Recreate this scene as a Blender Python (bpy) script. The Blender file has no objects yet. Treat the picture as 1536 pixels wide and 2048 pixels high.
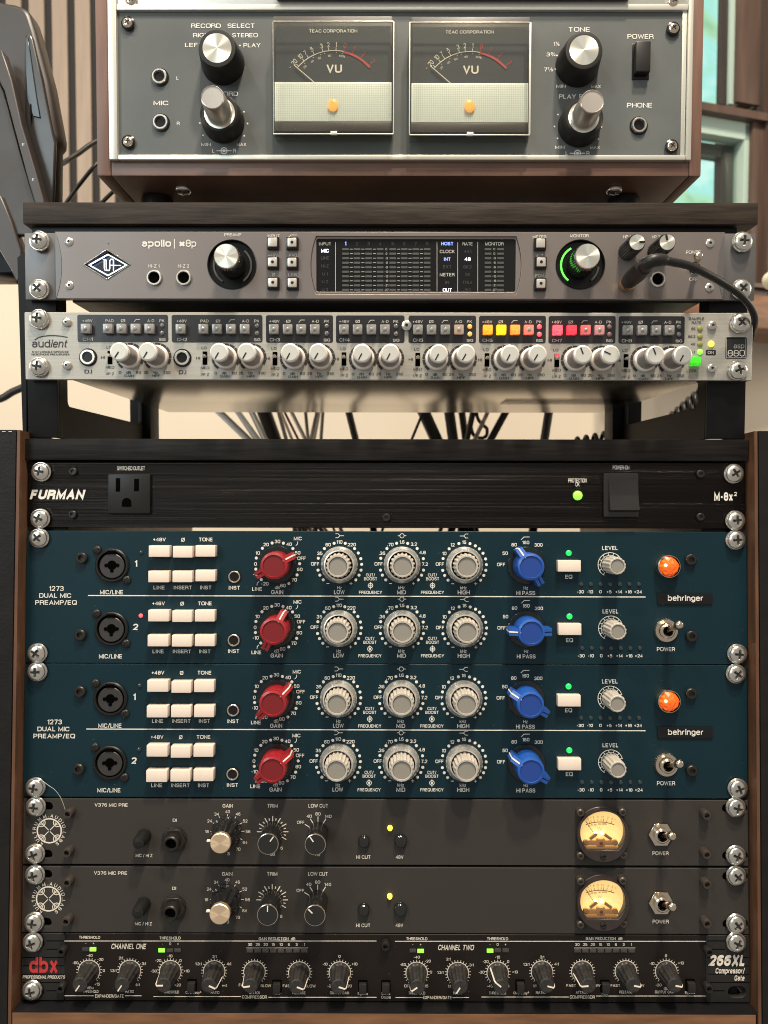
import bpy, bmesh, math, random
from mathutils import Matrix, Vector
random.seed(7)
S = bpy.context.scene
COL = S.collection
R = math.radians
PI = math.pi

# ------------------------------------------------------------------ camera
FPX = 1420.0                                   # focal length in pixels of a 1536 x 2048 frame
CAM = Vector((0, -0.475, 0))
PITCH, YAW, ROLL = math.atan(55/1420), math.atan(3/1420), 0.0017
CR = Matrix.Rotation(YAW, 3, 'Z') @ Matrix.Rotation(PI/2-PITCH, 3, 'X') @ Matrix.Rotation(ROLL, 3, 'Z')
cd = bpy.data.cameras.new('camera')
cam = bpy.data.objects.new('camera', cd); COL.objects.link(cam)
cam.matrix_world = Matrix.Translation(CAM) @ CR.to_4x4()
cd.sensor_fit = 'VERTICAL'; cd.sensor_height = 36; cd.sensor_width = 27
cd.lens = 36*FPX/2048
cd.clip_start = 0.01; cd.clip_end = 60
cd.dof.use_dof = True; cd.dof.focus_distance = 0.468; cd.dof.aperture_fstop = 9
S.camera = cam

# ------------------------------------------------------------------ world and lamps
W = bpy.data.worlds.new('World'); S.world = W; W.use_nodes = True
W.node_tree.nodes['Background'].inputs[0].default_value = (1.0, 0.92, 0.83, 1)
W.node_tree.nodes['Background'].inputs[1].default_value = 0.36
def area(name, loc, target, size, power, col, shape='DISK', sy=None):
    l = bpy.data.lights.new(name, 'AREA'); l.shape = shape; l.size = size
    if sy: l.size_y = sy
    l.energy = power; l.color = col
    o = bpy.data.objects.new(name, l); COL.objects.link(o); o.location = loc
    o.rotation_euler = (Vector(target)-Vector(loc)).to_track_quat('-Z', 'Y').to_euler()
    return o
area('ceiling_lamp', (0.27, -0.60, 1.75), (0.0, 0, -0.1), 0.12, 39, (1, 0.86, 0.69))
area('ceiling_lamp', (0.12, -0.95, 1.75), (0.0, 0, -0.1), 0.14, 24, (1, 0.87, 0.70))
area('ceiling_lamp', (-0.9, -0.75, 1.75), (0.0, 0, -0.0), 0.09, 12, (1, 0.84, 0.64))
area('room_window_light', (-1.5, -1.9, 1.0), (0.1, 0, 0.25), 0.9, 22, (0.80, 0.95, 1.0), 'RECTANGLE', 1.1)
area('added_wall_fill', (-1.2, 0.12, 0.30), (0.1, 0.50, 0.0), 0.4, 4.2, (1, 0.88, 0.72), 'RECTANGLE', 0.4)  # added fill that brightens the hanging cables and the wall
area('added_wall_fill', (1.5, 0.20, 0.45), (0.0, 0.7, 0.0), 0.4, 6, (1, 0.85, 0.66), 'RECTANGLE', 0.4)  # second added fill for the back wall, no fixture here
S.view_settings.view_transform = 'Standard'; S.view_settings.look = 'None'
S.view_settings.gamma = 1; S.view_settings.exposure = 0
S.cycles.filter_width = 1.05; S.cycles.max_bounces = 8; S.cycles.use_denoising = True

# ------------------------------------------------------------------ materials
def srgb(r, g, b):
    f = lambda c: (c/255/12.92) if c/255 <= 0.04045 else ((c/255+0.055)/1.055)**2.4
    return (f(r), f(g), f(b))
def mat(name, col, rough=0.5, metal=0.0, em=None, es=0, var=None, bump=None, aniso=None, coat=0, spec=None, alpha=None, stretch=None, rvar=0, dust=0):
    m = bpy.data.materials.new(name); m.use_nodes = True
    nt = m.node_tree; b = nt.nodes['Principled BSDF']; N = nt.nodes.new; K = nt.links.new
    b.inputs['Base Color'].default_value = (*col, 1); b.inputs['Roughness'].default_value = rough
    b.inputs['Metallic'].default_value = metal; b.inputs['Coat Weight'].default_value = coat
    if spec is not None: b.inputs['Specular IOR Level'].default_value = spec
    if em: b.inputs['Emission Color'].default_value = (*em, 1); b.inputs['Emission Strength'].default_value = es
    if alpha is not None: b.inputs['Alpha'].default_value = alpha
    if var or bump or rvar or dust:
        tc = N('ShaderNodeTexCoord'); mp = N('ShaderNodeMapping'); K(tc.outputs['Object'], mp.inputs[0])
        mp.inputs['Scale'].default_value = stretch or (1, 1, 1)
    if var:
        n = N('ShaderNodeTexNoise'); n.inputs['Scale'].default_value = var[0]; n.inputs['Detail'].default_value = 6; K(mp.outputs[0], n.inputs[0])
        r = N('ShaderNodeValToRGB'); r.color_ramp.elements[0].position = 0.3; r.color_ramp.elements[1].position = 0.7
        r.color_ramp.elements[0].color = (*[c*(1-var[1]) for c in col], 1); r.color_ramp.elements[1].color = (*[min(1, c*(1+var[1])) for c in col], 1)
        K(n.outputs['Fac'], r.inputs[0]); K(r.outputs[0], b.inputs['Base Color'])
        if dust:
            v = N('ShaderNodeTexNoise'); v.inputs['Scale'].default_value = 700; v.inputs['Detail'].default_value = 3; K(tc.outputs['Object'], v.inputs[0])
            q = N('ShaderNodeMapRange'); q.inputs[1].default_value = 0.71; q.inputs[2].default_value = 0.75; q.inputs[4].default_value = dust
            K(v.outputs['Fac'], q.inputs[0]); x = N('ShaderNodeMix'); x.data_type = 'RGBA'
            K(q.outputs[0], x.inputs[0]); K(r.outputs[0], x.inputs[6]); x.inputs[7].default_value = (.55, .5, .44, 1); K(x.outputs[2], b.inputs['Base Color'])
    if rvar:
        n = N('ShaderNodeTexNoise'); n.inputs['Scale'].default_value = 18; n.inputs['Detail'].default_value = 5; K(tc.outputs['Object'], n.inputs[0])
        q = N('ShaderNodeMapRange'); q.inputs[3].default_value = max(0, rough-rvar); q.inputs[4].default_value = min(1, rough+rvar)
        q.inputs[1].default_value = .3; q.inputs[2].default_value = .7
        K(n.outputs['Fac'], q.inputs[0]); K(q.outputs[0], b.inputs['Roughness'])
    if bump:
        n = N('ShaderNodeTexNoise'); n.inputs['Scale'].default_value = bump[0]; n.inputs['Detail'].default_value = 4; K(mp.outputs[0], n.inputs[0])
        q = N('ShaderNodeBump'); q.inputs['Strength'].default_value = bump[1]; q.inputs['Distance'].default_value = bump[2] if len(bump) > 2 else 0.0003
        K(n.outputs['Fac'], q.inputs['Height']); K(q.outputs[0], b.inputs['Normal'])
    if aniso:
        b.inputs['Anisotropic'].default_value = aniso
        t = N('ShaderNodeTangent'); t.direction_type = 'RADIAL'; t.axis = 'Y'; K(t.outputs[0], b.inputs['Tangent'])
    return m
BR = (1, 1, 90)
M = dict(
    switchcap=mat('satin_black_switch', (.016, .015, .015), .28, spec=.6),
    chrome_shaft=mat('brushed_knob_shaft', (.62, .58, .53), .28, .85, rvar=.06),
    weave=mat('grille_thread', (.66, .70, .66), .5),
    recess_shade=mat('painted_recess_shade', (.035, .032, .028), .5, .5),  # dark tone stands for the shade inside screw heads
    white_ink=mat('white_ink', (.72, .70, .64), .6), black_ink=mat('black_ink', (.02, .02, .02), .6), red_ink=mat('red_ink', (.45, .06, .06), .6),
    gray_ink=mat('grey_ink', (.42, .41, .38), .6), dim_ink=mat('dim_ink', (.035, .036, .038), .5), segment_ink=mat('segment_ink', (.055, .06, .055), .5),
    lit_white=mat('lit_white', (.8, .85, 1), .5, em=(.75, .86, 1), es=1.6), lit_blue=mat('lit_blue', (.2, .3, .9), .5, em=(.25, .38, 1), es=1.5),
    dbx_red=mat('red_logo_ink', (.5, .03, .03), .5), cream_ink=mat('cream_ink', (.74, .68, .58), .6),
    teal=mat('teal_enamel', (.0035, .0200, .0290), .40, var=(14, .10), bump=(700, .12, .0002), rvar=.06, dust=.25, spec=.25),
    furman=mat('black_brushed_aluminium', (.024, .021, .0195), .22, 1.0, bump=(6, .6, .00048), stretch=(.16, 1, 900)),
    v376=mat('charcoal_powder_coat', (.036, .0315, .028), .62, var=(12, .04), bump=(1300, .15, .0001), spec=.3),
    dbx=mat('dark_brown_lacquer', (.012, .0085, .007), .42, spec=.25, var=(20, .15), rvar=.06, dust=.2), dbx_end=mat('black_moulded_plastic', (.018, .017, .016), .48, spec=.3, var=(40, .15), bump=(900, .2, .0002)),
    apollo=mat('warm_grey_anodised', (.20, .175, .165), .42, .55, var=(8, .06), bump=(1500, .12, .0001), rvar=.04),
    apollo_ear=mat('grey_ear_anodised', (.15, .145, .145), .42, .55, var=(10, .06), bump=(1500, .12, .0001)),
    audient=mat('satin_silver_aluminium', (.40, .385, .345), .45, .35, var=(20, .08), bump=(26, .30, .0002), stretch=BR),
    badge=mat('gloss_black', (.008, .008, .0085), .22, spec=.35, rvar=.05), channel_black=mat('black_print_window', (.018, .018, .02), .30, var=(60, .2), dust=.15),
    black=mat('black_plastic', (.010, .0095, .009), .42, spec=.3, var=(50, .2), rvar=.08), black_gloss=mat('polished_black', (.012, .012, .012), .14, coat=.3, rvar=.04),
    matte=mat('dark_void', (.002, .002, .002), .9, spec=0), chassis=mat('black_steel_case', (.012, .012, .0135), .4, .3, spec=.25, var=(20, .2), bump=(300, .2)),
    screw=mat('zinc_screw', (.70, .68, .63), .24, .95, var=(300, .12), rvar=.08), chrome=mat('nickel_plate', (.72, .63, .51), .17, 1, rvar=.06),
    darkbolt=mat('blackened_bolt', (.030, .027, .024), .38, .5, var=(200, .2)), standoff=mat('dark_bronze_bolt', (.085, .070, .058), .42, .6, var=(200, .2)),
    spun=mat('spun_aluminium', (.78, .78, .70), .34, .80, aniso=.85), gold=mat('spun_champagne', (.98, .76, .52), .34, .85, aniso=.85), spun_ring=mat('turned_aluminium_ring', (.90, .87, .80), .24, .78, aniso=.7),
    red=mat('red_knob', (.30, .010, .016), .35, coat=.2, rvar=.08, var=(90, .1)), red_cap=mat('dark_red_cap', (.17, .007, .010), .45), blue=mat('blue_knob', (.012, .085, .38), .35, coat=.2, rvar=.08, var=(90, .1)), blue_cap=mat('deep_blue_cap', (.012, .05, .26), .45),
    greyk=mat('pale_grey_knob', (.46, .42, .36), .42, rvar=.08, var=(90, .08)), greycap=mat('warm_grey_cap', (.25, .235, .205), .5),
    smoked=mat('smoked_disc', (.010, .013, .014), .16, rvar=.06), cream=mat('cream_button', (.78, .66, .56), .38, coat=.15, var=(60, .05), rvar=.06),
    silverk=mat('satin_silver_knob', (.80, .74, .68), .34, .25, rvar=.04), silvertop=mat('silver_grey_cap', (.60, .60, .55), .40, .25), silverbody=mat('grey_knob_body', (.34, .315, .30), .40, .45),
    knobgrey=mat('worn_black_rubber', (.022, .020, .019), .48, var=(260, .45), bump=(900, .25, .0002)), pointer=mat('white_pointer', (.85, .76, .64), .5),
    clearbtn=mat('frosted_clear_button', (.24, .235, .23), .22, coat=.5, var=(240, .35)), clearled=mat('unlit_led', (.30, .29, .27), .15, coat=.6), dkled=mat('unlit_dark_led', (.018, .032, .036), .10, coat=.8),
    jack=mat('jack_bushing', (.74, .70, .63), .26, .9), jackdark=mat('dark_jack_bushing', (.10, .09, .085), .3, .8), xlr=mat('black_socket_insert', (.030, .028, .028), .40, var=(80, .2)),
    board=mat('black_brown_veneer', (.010, .0085, .008), .5, spec=.14, var=(14, .45), bump=(30, .35, .0003), stretch=(2, 2, 26), rvar=.05),
    shelf=mat('dark_walnut_foil', (.028, .021, .016), .5, spec=.2, var=(16, .5), bump=(34, .4, .0003), stretch=(2, 2, 24), rvar=.05),
    oak=mat('brown_oak_edge', (.155, .072, .033), .48, var=(12, .35), bump=(50, .2), stretch=(2, 2, 14)), oakside=mat('brown_oak_side', (.11, .050, .025), .48, var=(12, .3), bump=(50, .2), stretch=(14, 14, 2)),
    walnut=mat('walnut_veneer', (.13, .070, .050), .42, var=(10, .25), bump=(60, .15), stretch=(2, 2, 12)), walnutv=mat('walnut_veneer_upright', (.15, .080, .058), .42, var=(10, .25), bump=(60, .15), stretch=(12, 12, 1.5)),
    leather=mat('black_leatherette', (.011, .010, .010), .5, spec=.2, bump=(500, .5, .0004), var=(60, .2)), stitch=mat('white_thread', (.6, .56, .5), .8),
    teac=mat('charcoal_face_enamel', (.078, .087, .087), .42, var=(9, .16), bump=(900, .1, .0002), rvar=.08, dust=.25), trim=mat('bright_aluminium_trim', (.66, .65, .58), .36, .6, var=(20, .05)),
    deck=mat('brushed_deck_aluminium', (.52, .52, .49), .36, .6, var=(20, .1), bump=(26, .3, .0002), stretch=BR), meterblack=mat('meter_dial_black', (.050, .057, .066), .35), mesh=mat('meter_grille_cloth', (.90, .96, .93), .40, .1),
    amber=mat('amber_lamp', (.85, .42, .10), .3, em=(1, .50, .13), es=.35), wall=mat('cream_paint', (.60, .53, .43), .8, var=(3, .05), bump=(200, .1)),
    slat=mat('oak_slat', (.27, .212, .165), .55, var=(10, .12), stretch=(12, 12, 1)), felt=mat('dark_felt', (.02, .018, .018), .9), winwood=mat('brown_window_wood', (.075, .045, .033), .5, var=(12, .2), stretch=(8, 8, 1)),
    winstrip=mat('pale_window_bead', (.36, .47, .42), .4), steel=mat('brushed_case_steel', (.76, .71, .63), .24, 1, var=(10, .08)), frame_black=mat('black_powder_steel', (.006, .006, .0065), .45, spec=.2, bump=(900, .15, .0002)),
    frame_brown=mat('dark_bronze_steel', (.012, .010, .009), .5, spec=.2, bump=(900, .15, .0002)), cable=mat('black_cable_jacket', (.016, .014, .014), .42, rvar=.08), cablew=mat('white_cable_jacket', (.85, .83, .78), .5), cableg=mat('grey_cable_jacket', (.45, .42, .36), .5), cabler=mat('red_cable_jacket', (.32, .07, .05), .5),
    cablet=mat('striped_cable_braid', (.50, .38, .34), .6, var=(220, .6)), goldpl=mat('gold_plug_metal', (.72, .44, .22), .25, 1), plug=mat('grey_black_plug', (.013, .012, .0115), .42, spec=.35, rvar=.06),
    tilt=mat('dark_brown_panel', (.034, .028, .025), .45, var=(12, .2), rvar=.1), tiltmetal=mat('grey_bronze_metal', (.05, .042, .039), .4, .4, var=(20, .1)), tiltgloss=mat('dark_gloss_panel', (.030, .027, .026), .28, rvar=.05), tiltreflect=mat('blue_grey_reflection', (.05, .06, .068), .25, .2),  # last tone is paler, for a painted reflection
    tape=mat('paper_label', (.75, .70, .55), .7), led_green=mat('led_green_lit', (.02, .3, .08), .3, em=(.0, .74, .10), es=1.0), led_lime=mat('led_lime_lit', (.3, .9, .1), .3, em=(.22, 1, .03), es=1.25), led_red=mat('led_red_lit', (.9, .1, .1), .3, em=(1, .07, .09), es=1.5),
    led_yellow=mat('led_yellow_lit', (.9, .8, .1), .3, em=(1, .85, .04), es=2.2), led_orange=mat('led_orange_dim', (.7, .4, .12), .3, em=(1, .45, .10), es=.55), led_olive=mat('led_olive_off', (.26, .25, .07), .3), arc_green=mat('green_light_ring', (.1, .8, .1), .3, em=(.14, 1, .06), es=1.3), arc_grey=mat('unlit_light_ring', (.06, .065, .06), .35),
    warmdial=mat('meter_dial_cream', (.86, .70, .40), .6, em=(1, .62, .20), es=.95), amberplastic=mat('amber_mechanism', (.50, .30, .13), .3, .6, em=(1, .45, .12), es=.05), brown_ink=mat('brown_ink', (.16, .07, .02), .6), bezel=mat('bronze_black_bezel', (.045, .034, .032), .35, .3, var=(120, .2), bump=(400, .2, .0002)),
)
def litbtn(name, col, es):
    m = mat(name, col, .25, em=col, es=es, coat=.5); nt = m.node_tree; b = nt.nodes['Principled BSDF']
    n = nt.nodes.new('ShaderNodeTexVoronoi'); n.inputs['Scale'].default_value = 650
    t = nt.nodes.new('ShaderNodeTexCoord'); nt.links.new(t.outputs['Object'], n.inputs[0])
    r = nt.nodes.new('ShaderNodeMapRange'); r.inputs[1].default_value = 0; r.inputs[2].default_value = .9; r.inputs[3].default_value = es*1.9; r.inputs[4].default_value = es*.30
    nt.links.new(n.outputs['Distance'], r.inputs[0]); nt.links.new(r.outputs[0], b.inputs['Emission Strength']); return m
M['btn_amber'] = litbtn('button_amber_lit', (1, .36, .02), .62); M['btn_yellow'] = litbtn('button_yellow_lit', (1, .66, .01), .95)
M['btn_orange'] = litbtn('button_orange_lit', (1, .32, .05), .5); M['btn_pink'] = litbtn('button_rose_lit', (1, .20, .14), .36)
M['btn_red'] = litbtn('button_red_lit', (1, .05, .07), 2.6); M['btn_red2'] = litbtn('button_red_dim', (1, .05, .08), .62); M['btn_red3'] = litbtn('button_red_faint', (.75, .14, .14), .30)
M['btn_red4'] = litbtn('button_rose_faint', (.50, .22, .22), .22); M['btn_green'] = litbtn('button_green_lit', (.05, .75, .02), .50); M['jewel'] = litbtn('orange_jewel_lit', (1, .13, .010), .40)
def clear(name, tint=(.9, .92, .9), rough=.04, g=1.0):
    m = bpy.data.materials.new(name); m.use_nodes = True; nt = m.node_tree; nt.nodes.clear(); N = nt.nodes.new
    o = N('ShaderNodeOutputMaterial'); x = N('ShaderNodeMixShader'); t = N('ShaderNodeBsdfTransparent'); gl = N('ShaderNodeBsdfGlossy'); f = N('ShaderNodeMapRange'); lw = N('ShaderNodeLayerWeight'); pw = N('ShaderNodeMath'); pw.operation = 'POWER'; pw.inputs[1].default_value = 4.0; lw.inputs[0].default_value = .5; nt.links.new(lw.outputs['Facing'], pw.inputs[0]); nt.links.new(pw.outputs[0], f.inputs[0]); f.inputs[3].default_value = .035; f.inputs[4].default_value = .55
    t.inputs[0].default_value = (*tint, 1); gl.inputs['Roughness'].default_value = rough; 
    gl.inputs[0].default_value = (g, g, g, 1)
    nt.links.new(f.outputs[0], x.inputs[0]); nt.links.new(t.outputs[0], x.inputs[1]); nt.links.new(gl.outputs[0], x.inputs[2]); nt.links.new(x.outputs[0], o.inputs[0]); return m
M['acrylic'] = clear('clear_acrylic', (.93, .93, .90), .05); M['glass'] = clear('window_glass', (.92, .96, .94), .02)

# ------------------------------------------------------------------ frames and pixel helper (photo pixels used as a ruler on real planes)
FA = Matrix.Identity(4)
def ray(u, v): return (CR @ Vector(((u-768)/FPX, -(v-1024)/FPX, -1))).normalized()
_d = ray(765, 1062); _f = CR @ Vector((0, 0, -1))
FB = Matrix.Translation(CAM + _d*(0.4756/_d.dot(_f))) @ Matrix.Rotation(-math.atan((1048-969)/1420), 4, 'X')
def hit(frame, u, v, y):                        # where the sight line of a photo pixel meets the plane y of a frame, in frame coordinates
    inv = frame.inverted(); o = inv @ CAM; d = inv.to_3x3() @ ray(u, v)
    return o + d*((y-o.y)/d.y)

# ------------------------------------------------------------------ mesh builders (x right, y into the scene, z up; h = height towards the viewer = -y)
CACHE = {}
def mesh_of(name, verts, faces, m, smooth=None):
    me = bpy.data.meshes.new(name); me.from_pydata([tuple(v) for v in verts], [], faces); me.update()
    if m: me.materials.append(M[m])
    if smooth:
        me.polygons.foreach_set('use_smooth', [True]*len(me.polygons)); me.set_sharp_from_angle(angle=R(smooth))
    return me
def cached(key, fn):
    if key not in CACHE: CACHE[key] = fn()
    return CACHE[key]
def lathe(name, prof, m, seg=32, flute=None, smooth=35, cap=True):
    def f():
        vs, fs = [], []
        for r, h, *rest in prof:
            for i in range(seg):
                a = 2*PI*i/seg; rr = r
                if flute and rest: rr = r*(1-flute[1]*(0.5-0.5*math.cos(flute[0]*a)))
                vs.append((rr*math.sin(a), -h, rr*math.cos(a)))
        for k in range(len(prof)-1):
            for i in range(seg):
                j = (i+1) % seg; a, b = k*seg, (k+1)*seg
                fs.append((a+i, b+i, b+j, a+j))
        if cap: fs.append(tuple(range((len(prof)-1)*seg, len(prof)*seg)))
        return mesh_of(name, vs, fs, m, smooth)
    return cached(('lathe', name, tuple(prof), m, seg, flute), f)
def box(name, x0, x1, y0, y1, z0, z1, m, bev=0.0, segs=2):
    def f():
        bm = bmesh.new(); bmesh.ops.create_cube(bm, size=1)
        for v in bm.verts: v.co = Vector(((x0+x1)/2+v.co.x*(x1-x0), (y0+y1)/2+v.co.y*(y1-y0), (z0+z1)/2+v.co.z*(z1-z0)))
        if bev: bmesh.ops.bevel(bm, geom=bm.edges[:], offset=bev, segments=segs, affect='EDGES', profile=.6)
        me = bpy.data.meshes.new(name); bm.to_mesh(me); bm.free(); me.materials.append(M[m])
        if bev: me.polygons.foreach_set('use_smooth', [True]*len(me.polygons)); me.set_sharp_from_angle(angle=R(40))
        return me
    return cached(('box', name, x0, x1, y0, y1, z0, z1, m, bev), f)
def rrect(x0, x1, z0, z1, r, n=5):
    p = []
    for cx, cz, a0 in ((x1-r, z1-r, 0), (x0+r, z1-r, 90), (x0+r, z0+r, 180), (x1-r, z0+r, 270)):
        for i in range(n+1):
            a = R(a0+90*i/n); p.append((cx+r*math.cos(a), cz+r*math.sin(a)))
    return p
def circ(cx, cz, r, n=24): return [(cx+r*math.cos(2*PI*i/n), cz+r*math.sin(2*PI*i/n)) for i in range(n)]
def slot(cx, cz, w, h): return rrect(cx-w/2, cx+w/2, cz-h/2, cz+h/2, min(w, h)/2-1e-5)
def plate(name, loops, y0, y1, m, bev=0.0):      # outline and holes between depths y0 (front) and y1
    c = bpy.data.curves.new('c', 'CURVE'); c.dimensions = '2D'; c.fill_mode = 'BOTH'
    for lp in loops:
        s = c.splines.new('POLY'); s.points.add(len(lp)-1); s.use_cyclic_u = True
        for p, q in zip(s.points, lp): p.co = (q[0], q[1], 0, 1)
    c.extrude = max((y1-y0)/2-bev, 0.00002); c.bevel_depth = bev; c.bevel_resolution = 1; c.offset = -bev
    o = bpy.data.objects.new('c', c); me = bpy.data.meshes.new_from_object(o)
    bpy.data.objects.remove(o); bpy.data.curves.remove(c)
    ym = (y0+y1)/2
    for v in me.vertices: x, y, z = v.co; v.co = (x, ym-z, y)
    me.name = name; me.materials.clear(); me.materials.append(M[m]); me.update()
    return me
def tube(name, pts, r, m, n=12, sub=6, smooth=True):
    P = [Vector(p) for p in pts]; Q = []
    for i in range(len(P)-1):
        a, b, c, d = P[max(i-1, 0)], P[i], P[i+1], P[min(i+2, len(P)-1)]
        for k in range(sub):
            t = k/sub; Q.append(0.5*((2*b)+(c-a)*t+(2*a-5*b+4*c-d)*t*t+(-a+3*b-3*c+d)*t**3))
    Q.append(P[-1]); vs, fs = [], []; up = None
    for i, q in enumerate(Q):
        t = (Q[min(i+1, len(Q)-1)]-Q[max(i-1, 0)]).normalized()
        up = t.orthogonal().normalized() if up is None else (up-t*up.dot(t)).normalized()
        s = t.cross(up); rr = r(i/(len(Q)-1)) if callable(r) else r
        for k in range(n): a = 2*PI*k/n; vs.append(q+(up*math.cos(a)+s*math.sin(a))*rr)
    for i in range(len(Q)-1):
        for k in range(n): l = (k+1) % n; fs.append((i*n+k, i*n+l, (i+1)*n+l, (i+1)*n+k))
    fs.append(tuple(range(n))[::-1]); fs.append(tuple(range((len(Q)-1)*n, len(Q)*n)))
    return mesh_of(name, vs, fs, m, 50)
def ob(name, me, parent=None, loc=(0, 0, 0), rot=(0, 0, 0), label=None, kind=None, scale=None):
    o = bpy.data.objects.new(name, me); COL.objects.link(o); o.location = loc; o.rotation_euler = rot
    if scale: o.scale = scale
    if parent is not None: o.parent = parent
    if label: o['label'] = label
    if kind: o['kind'] = kind
    return o
def tag(o, label, cat, group=None):
    o['label'] = label; o['category'] = cat
    if group: o['group'] = group
    return o

# ------------------------------------------------------------------ text
# stroke lettering in the manner of a plain grotesque: width|path;path   (~ big corner radius, ^ small, z closed)
GL = {}
for ln_ in """
A 7.6|0,0 3.8,10 7.6,0;1.3,3.3 6.3,3.3
B 6.6|0,0 0,10;~0,10 6.1,10 6.1,5.2 0,5.2;~0,5.2 6.6,5.2 6.6,0 0,0
C 7|~7,7.2 7,10 0,10 0,0 7,0 7,2.8
D 7|0,0 0,10;~0,10 7,10 7,0 0,0
E 5.8|5.8,10 0,10 0,0 5.9,0;0,5.2 5.3,5.2
F 5.4|5.4,10 0,10 0,0;0,5.1 4.9,5.1
G 7.2|~7.2,7 7.2,10 0,10 0,0 7.2,0 7.2,4.8;4,4.8 7.2,4.8
H 6.8|0,0 0,10;6.8,0 6.8,10;0,5.1 6.8,5.1
I 0.01|0,0 0,10
J 5|~5,10 5,0 0,0 0,3
K 6.6|0,0 0,10;0,3.6 6.2,10;2.4,5.6 6.6,0
L 5|0,10 0,0 5,0
M 8|0,0 0,10 4,1 8,10 8,0
N 6.8|0,0 0,10 6.8,0 6.8,10
O 7.6|~3.8,10 7.6,10 7.6,0 0,0 0,10z
P 6.3|0,0 0,10;~0,10 6.3,10 6.3,4.4 0,4.4
Q 7.6|~3.8,10 7.6,10 7.6,0 0,0 0,10z;4.4,2.8 7.8,-.6
R 6.6|0,0 0,10;~0,10 6.4,10 6.4,4.8 0,4.8;^3.4,4.8 6.3,4.6 6.6,0
S 6.4|~6.2,7.7 6.3,10 0,10 0,5.2 6.4,5.2 6.4,0 0,0 0,2.5
T 6.6|0,10 6.6,10;3.3,10 3.3,0
U 6.8|~0,10 0,0 6.8,0 6.8,10
V 7.2|0,10 3.6,0 7.2,10
W 10.4|0,10 2.6,0 5.2,9.6 7.8,0 10.4,10
X 7|0,0 7,10;0,10 7,0
Y 7.2|0,10 3.6,4.4 7.2,10;3.6,4.4 3.6,0
Z 6.4|0,10 6.4,10 0,0 6.5,0
0 6|~3,10 6,10 6,0 0,0 0,10z
1 2.4|0,7.7 2.4,10 2.4,0
2 6|~.1,7.5 0,10 6,10 6,5.6 3.4,3.4;3.6,3.6 0,0 6,0
3 6|~.2,7.9 0,10 5.8,10 5.8,5.2 2.2,5.2;~2.2,5.2 6,5.2 6,0 0,0 0,2.3
4 6.4|4.8,0 4.8,10 0,3.1 6.6,3.1
5 6|5.6,10 .7,10 .2,5;~.2,5 1.6,6.4 6,6.4 6,0 0,0 0,2.2
6 6|~5.7,8.3 5.8,10 0,10 0,0 6,0 6,6 0,6 0,4
7 6|0,10 6,10 2.3,0
8 6|~3,5.2 .2,5.2 .2,10 5.8,10 5.8,5.2z;~3,5.2 0,5.2 0,0 6,0 6,5.2z
9 6|~.3,1.7 .2,0 6,0 6,10 0,10 0,4 6,4 6,6
a 5.4|~.3,5.4 .3,7.2 5.2,7.2 5.2,0;~5.2,4.3 0,4.3 0,0 5.2,0 5.2,3
b 5.6|0,0 0,10;~0,3.6 0,7.2 5.6,7.2 5.6,0 0,0 0,3.6
c 5.2|~5.2,5 5.2,7.2 0,7.2 0,0 5.2,0 5.2,1.9
d 5.6|5.6,0 5.6,10;~5.6,3.6 5.6,7.2 0,7.2 0,0 5.6,0 5.6,3.6
e 5.6|0,3.7 5.6,3.7;~5.6,3.7 5.6,7.2 0,7.2 0,0 5.2,0 5.2,1.5
f 3.4|~1.2,0 1.2,10 3.6,10;0,7.1 3.4,7.1
g 5.6|~5.6,7.2 5.6,-2.9 .2,-2.9 .2,-1.4;~5.6,3.6 5.6,7.2 0,7.2 0,0 5.6,0 5.6,3.6
h 5.2|0,0 0,10;~0,4 0,7.2 5.2,7.2 5.2,0
i 0.01|0,0 0,7.2;0,9.2 0,10.2
j 1.6|^1.6,7.2 1.6,-2.6 0,-2.6
k 5.2|0,0 0,10;0,2.6 4.8,7.2;1.8,4.2 5.2,0
l 0.01|0,0 0,10
m 8.6|0,0 0,7.2;~0,4 0,7.2 4.3,7.2 4.3,0;~4.3,4 4.3,7.2 8.6,7.2 8.6,0
n 5.2|0,0 0,7.2;~0,4 0,7.2 5.2,7.2 5.2,0
o 5.8|~2.9,7.2 5.8,7.2 5.8,0 0,0 0,7.2z
p 5.6|0,-2.9 0,7.2;~0,3.6 0,7.2 5.6,7.2 5.6,0 0,0 0,3.6
r 3|0,0 0,7.2;~0,4 0,7.2 3,7.2
s 4.8|~4.7,5.4 4.7,7.2 0,7.2 0,3.7 4.8,3.7 4.8,0 0,0 0,1.8
t 3.2|^1,9.4 1,0 3.3,0;-.4,7.1 3.2,7.1
u 5.2|~0,7.2 0,0 5.2,0 5.2,3.2;5.2,0 5.2,7.2
v 5.4|0,7.2 2.7,0 5.4,7.2
x 5.4|0,0 5.4,7.2;0,7.2 5.4,0
y 5.4|0,7.2 2.7,.2;5.4,7.2 2.2,-2.6 .4,-2.8
z 5|0,7.1 5,7.1 0,0 5,0
+ 5.6|0,4.6 5.6,4.6;2.8,1.8 2.8,7.4
- 3|0,4.2 3,4.2
. 0.01|0,0 0,.6
: 0.01|0,.6 0,1.3;0,5.4 0,6.1
/ 3.6|0,-.4 3.6,10.4
| 0.01|0,0 0,10
% 9|~1.8,10 3.6,10 3.6,5.6 0,5.6 0,10z;~7.2,4.4 9,4.4 9,0 5.4,0 5.4,4.4z;7,10 2,0
""".strip().split('\n'):
    c_, d_ = ln_[0], ln_[2:]; w_, p_ = d_.split('|', 1) if c_ != '|' else ('0.01', '0,0 0,10')
    GL[c_] = (float(w_), [(q[0] in '~^' and q[0] or '', q.strip('~^z'), q.endswith('z')) for q in p_.split(';')])
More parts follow.
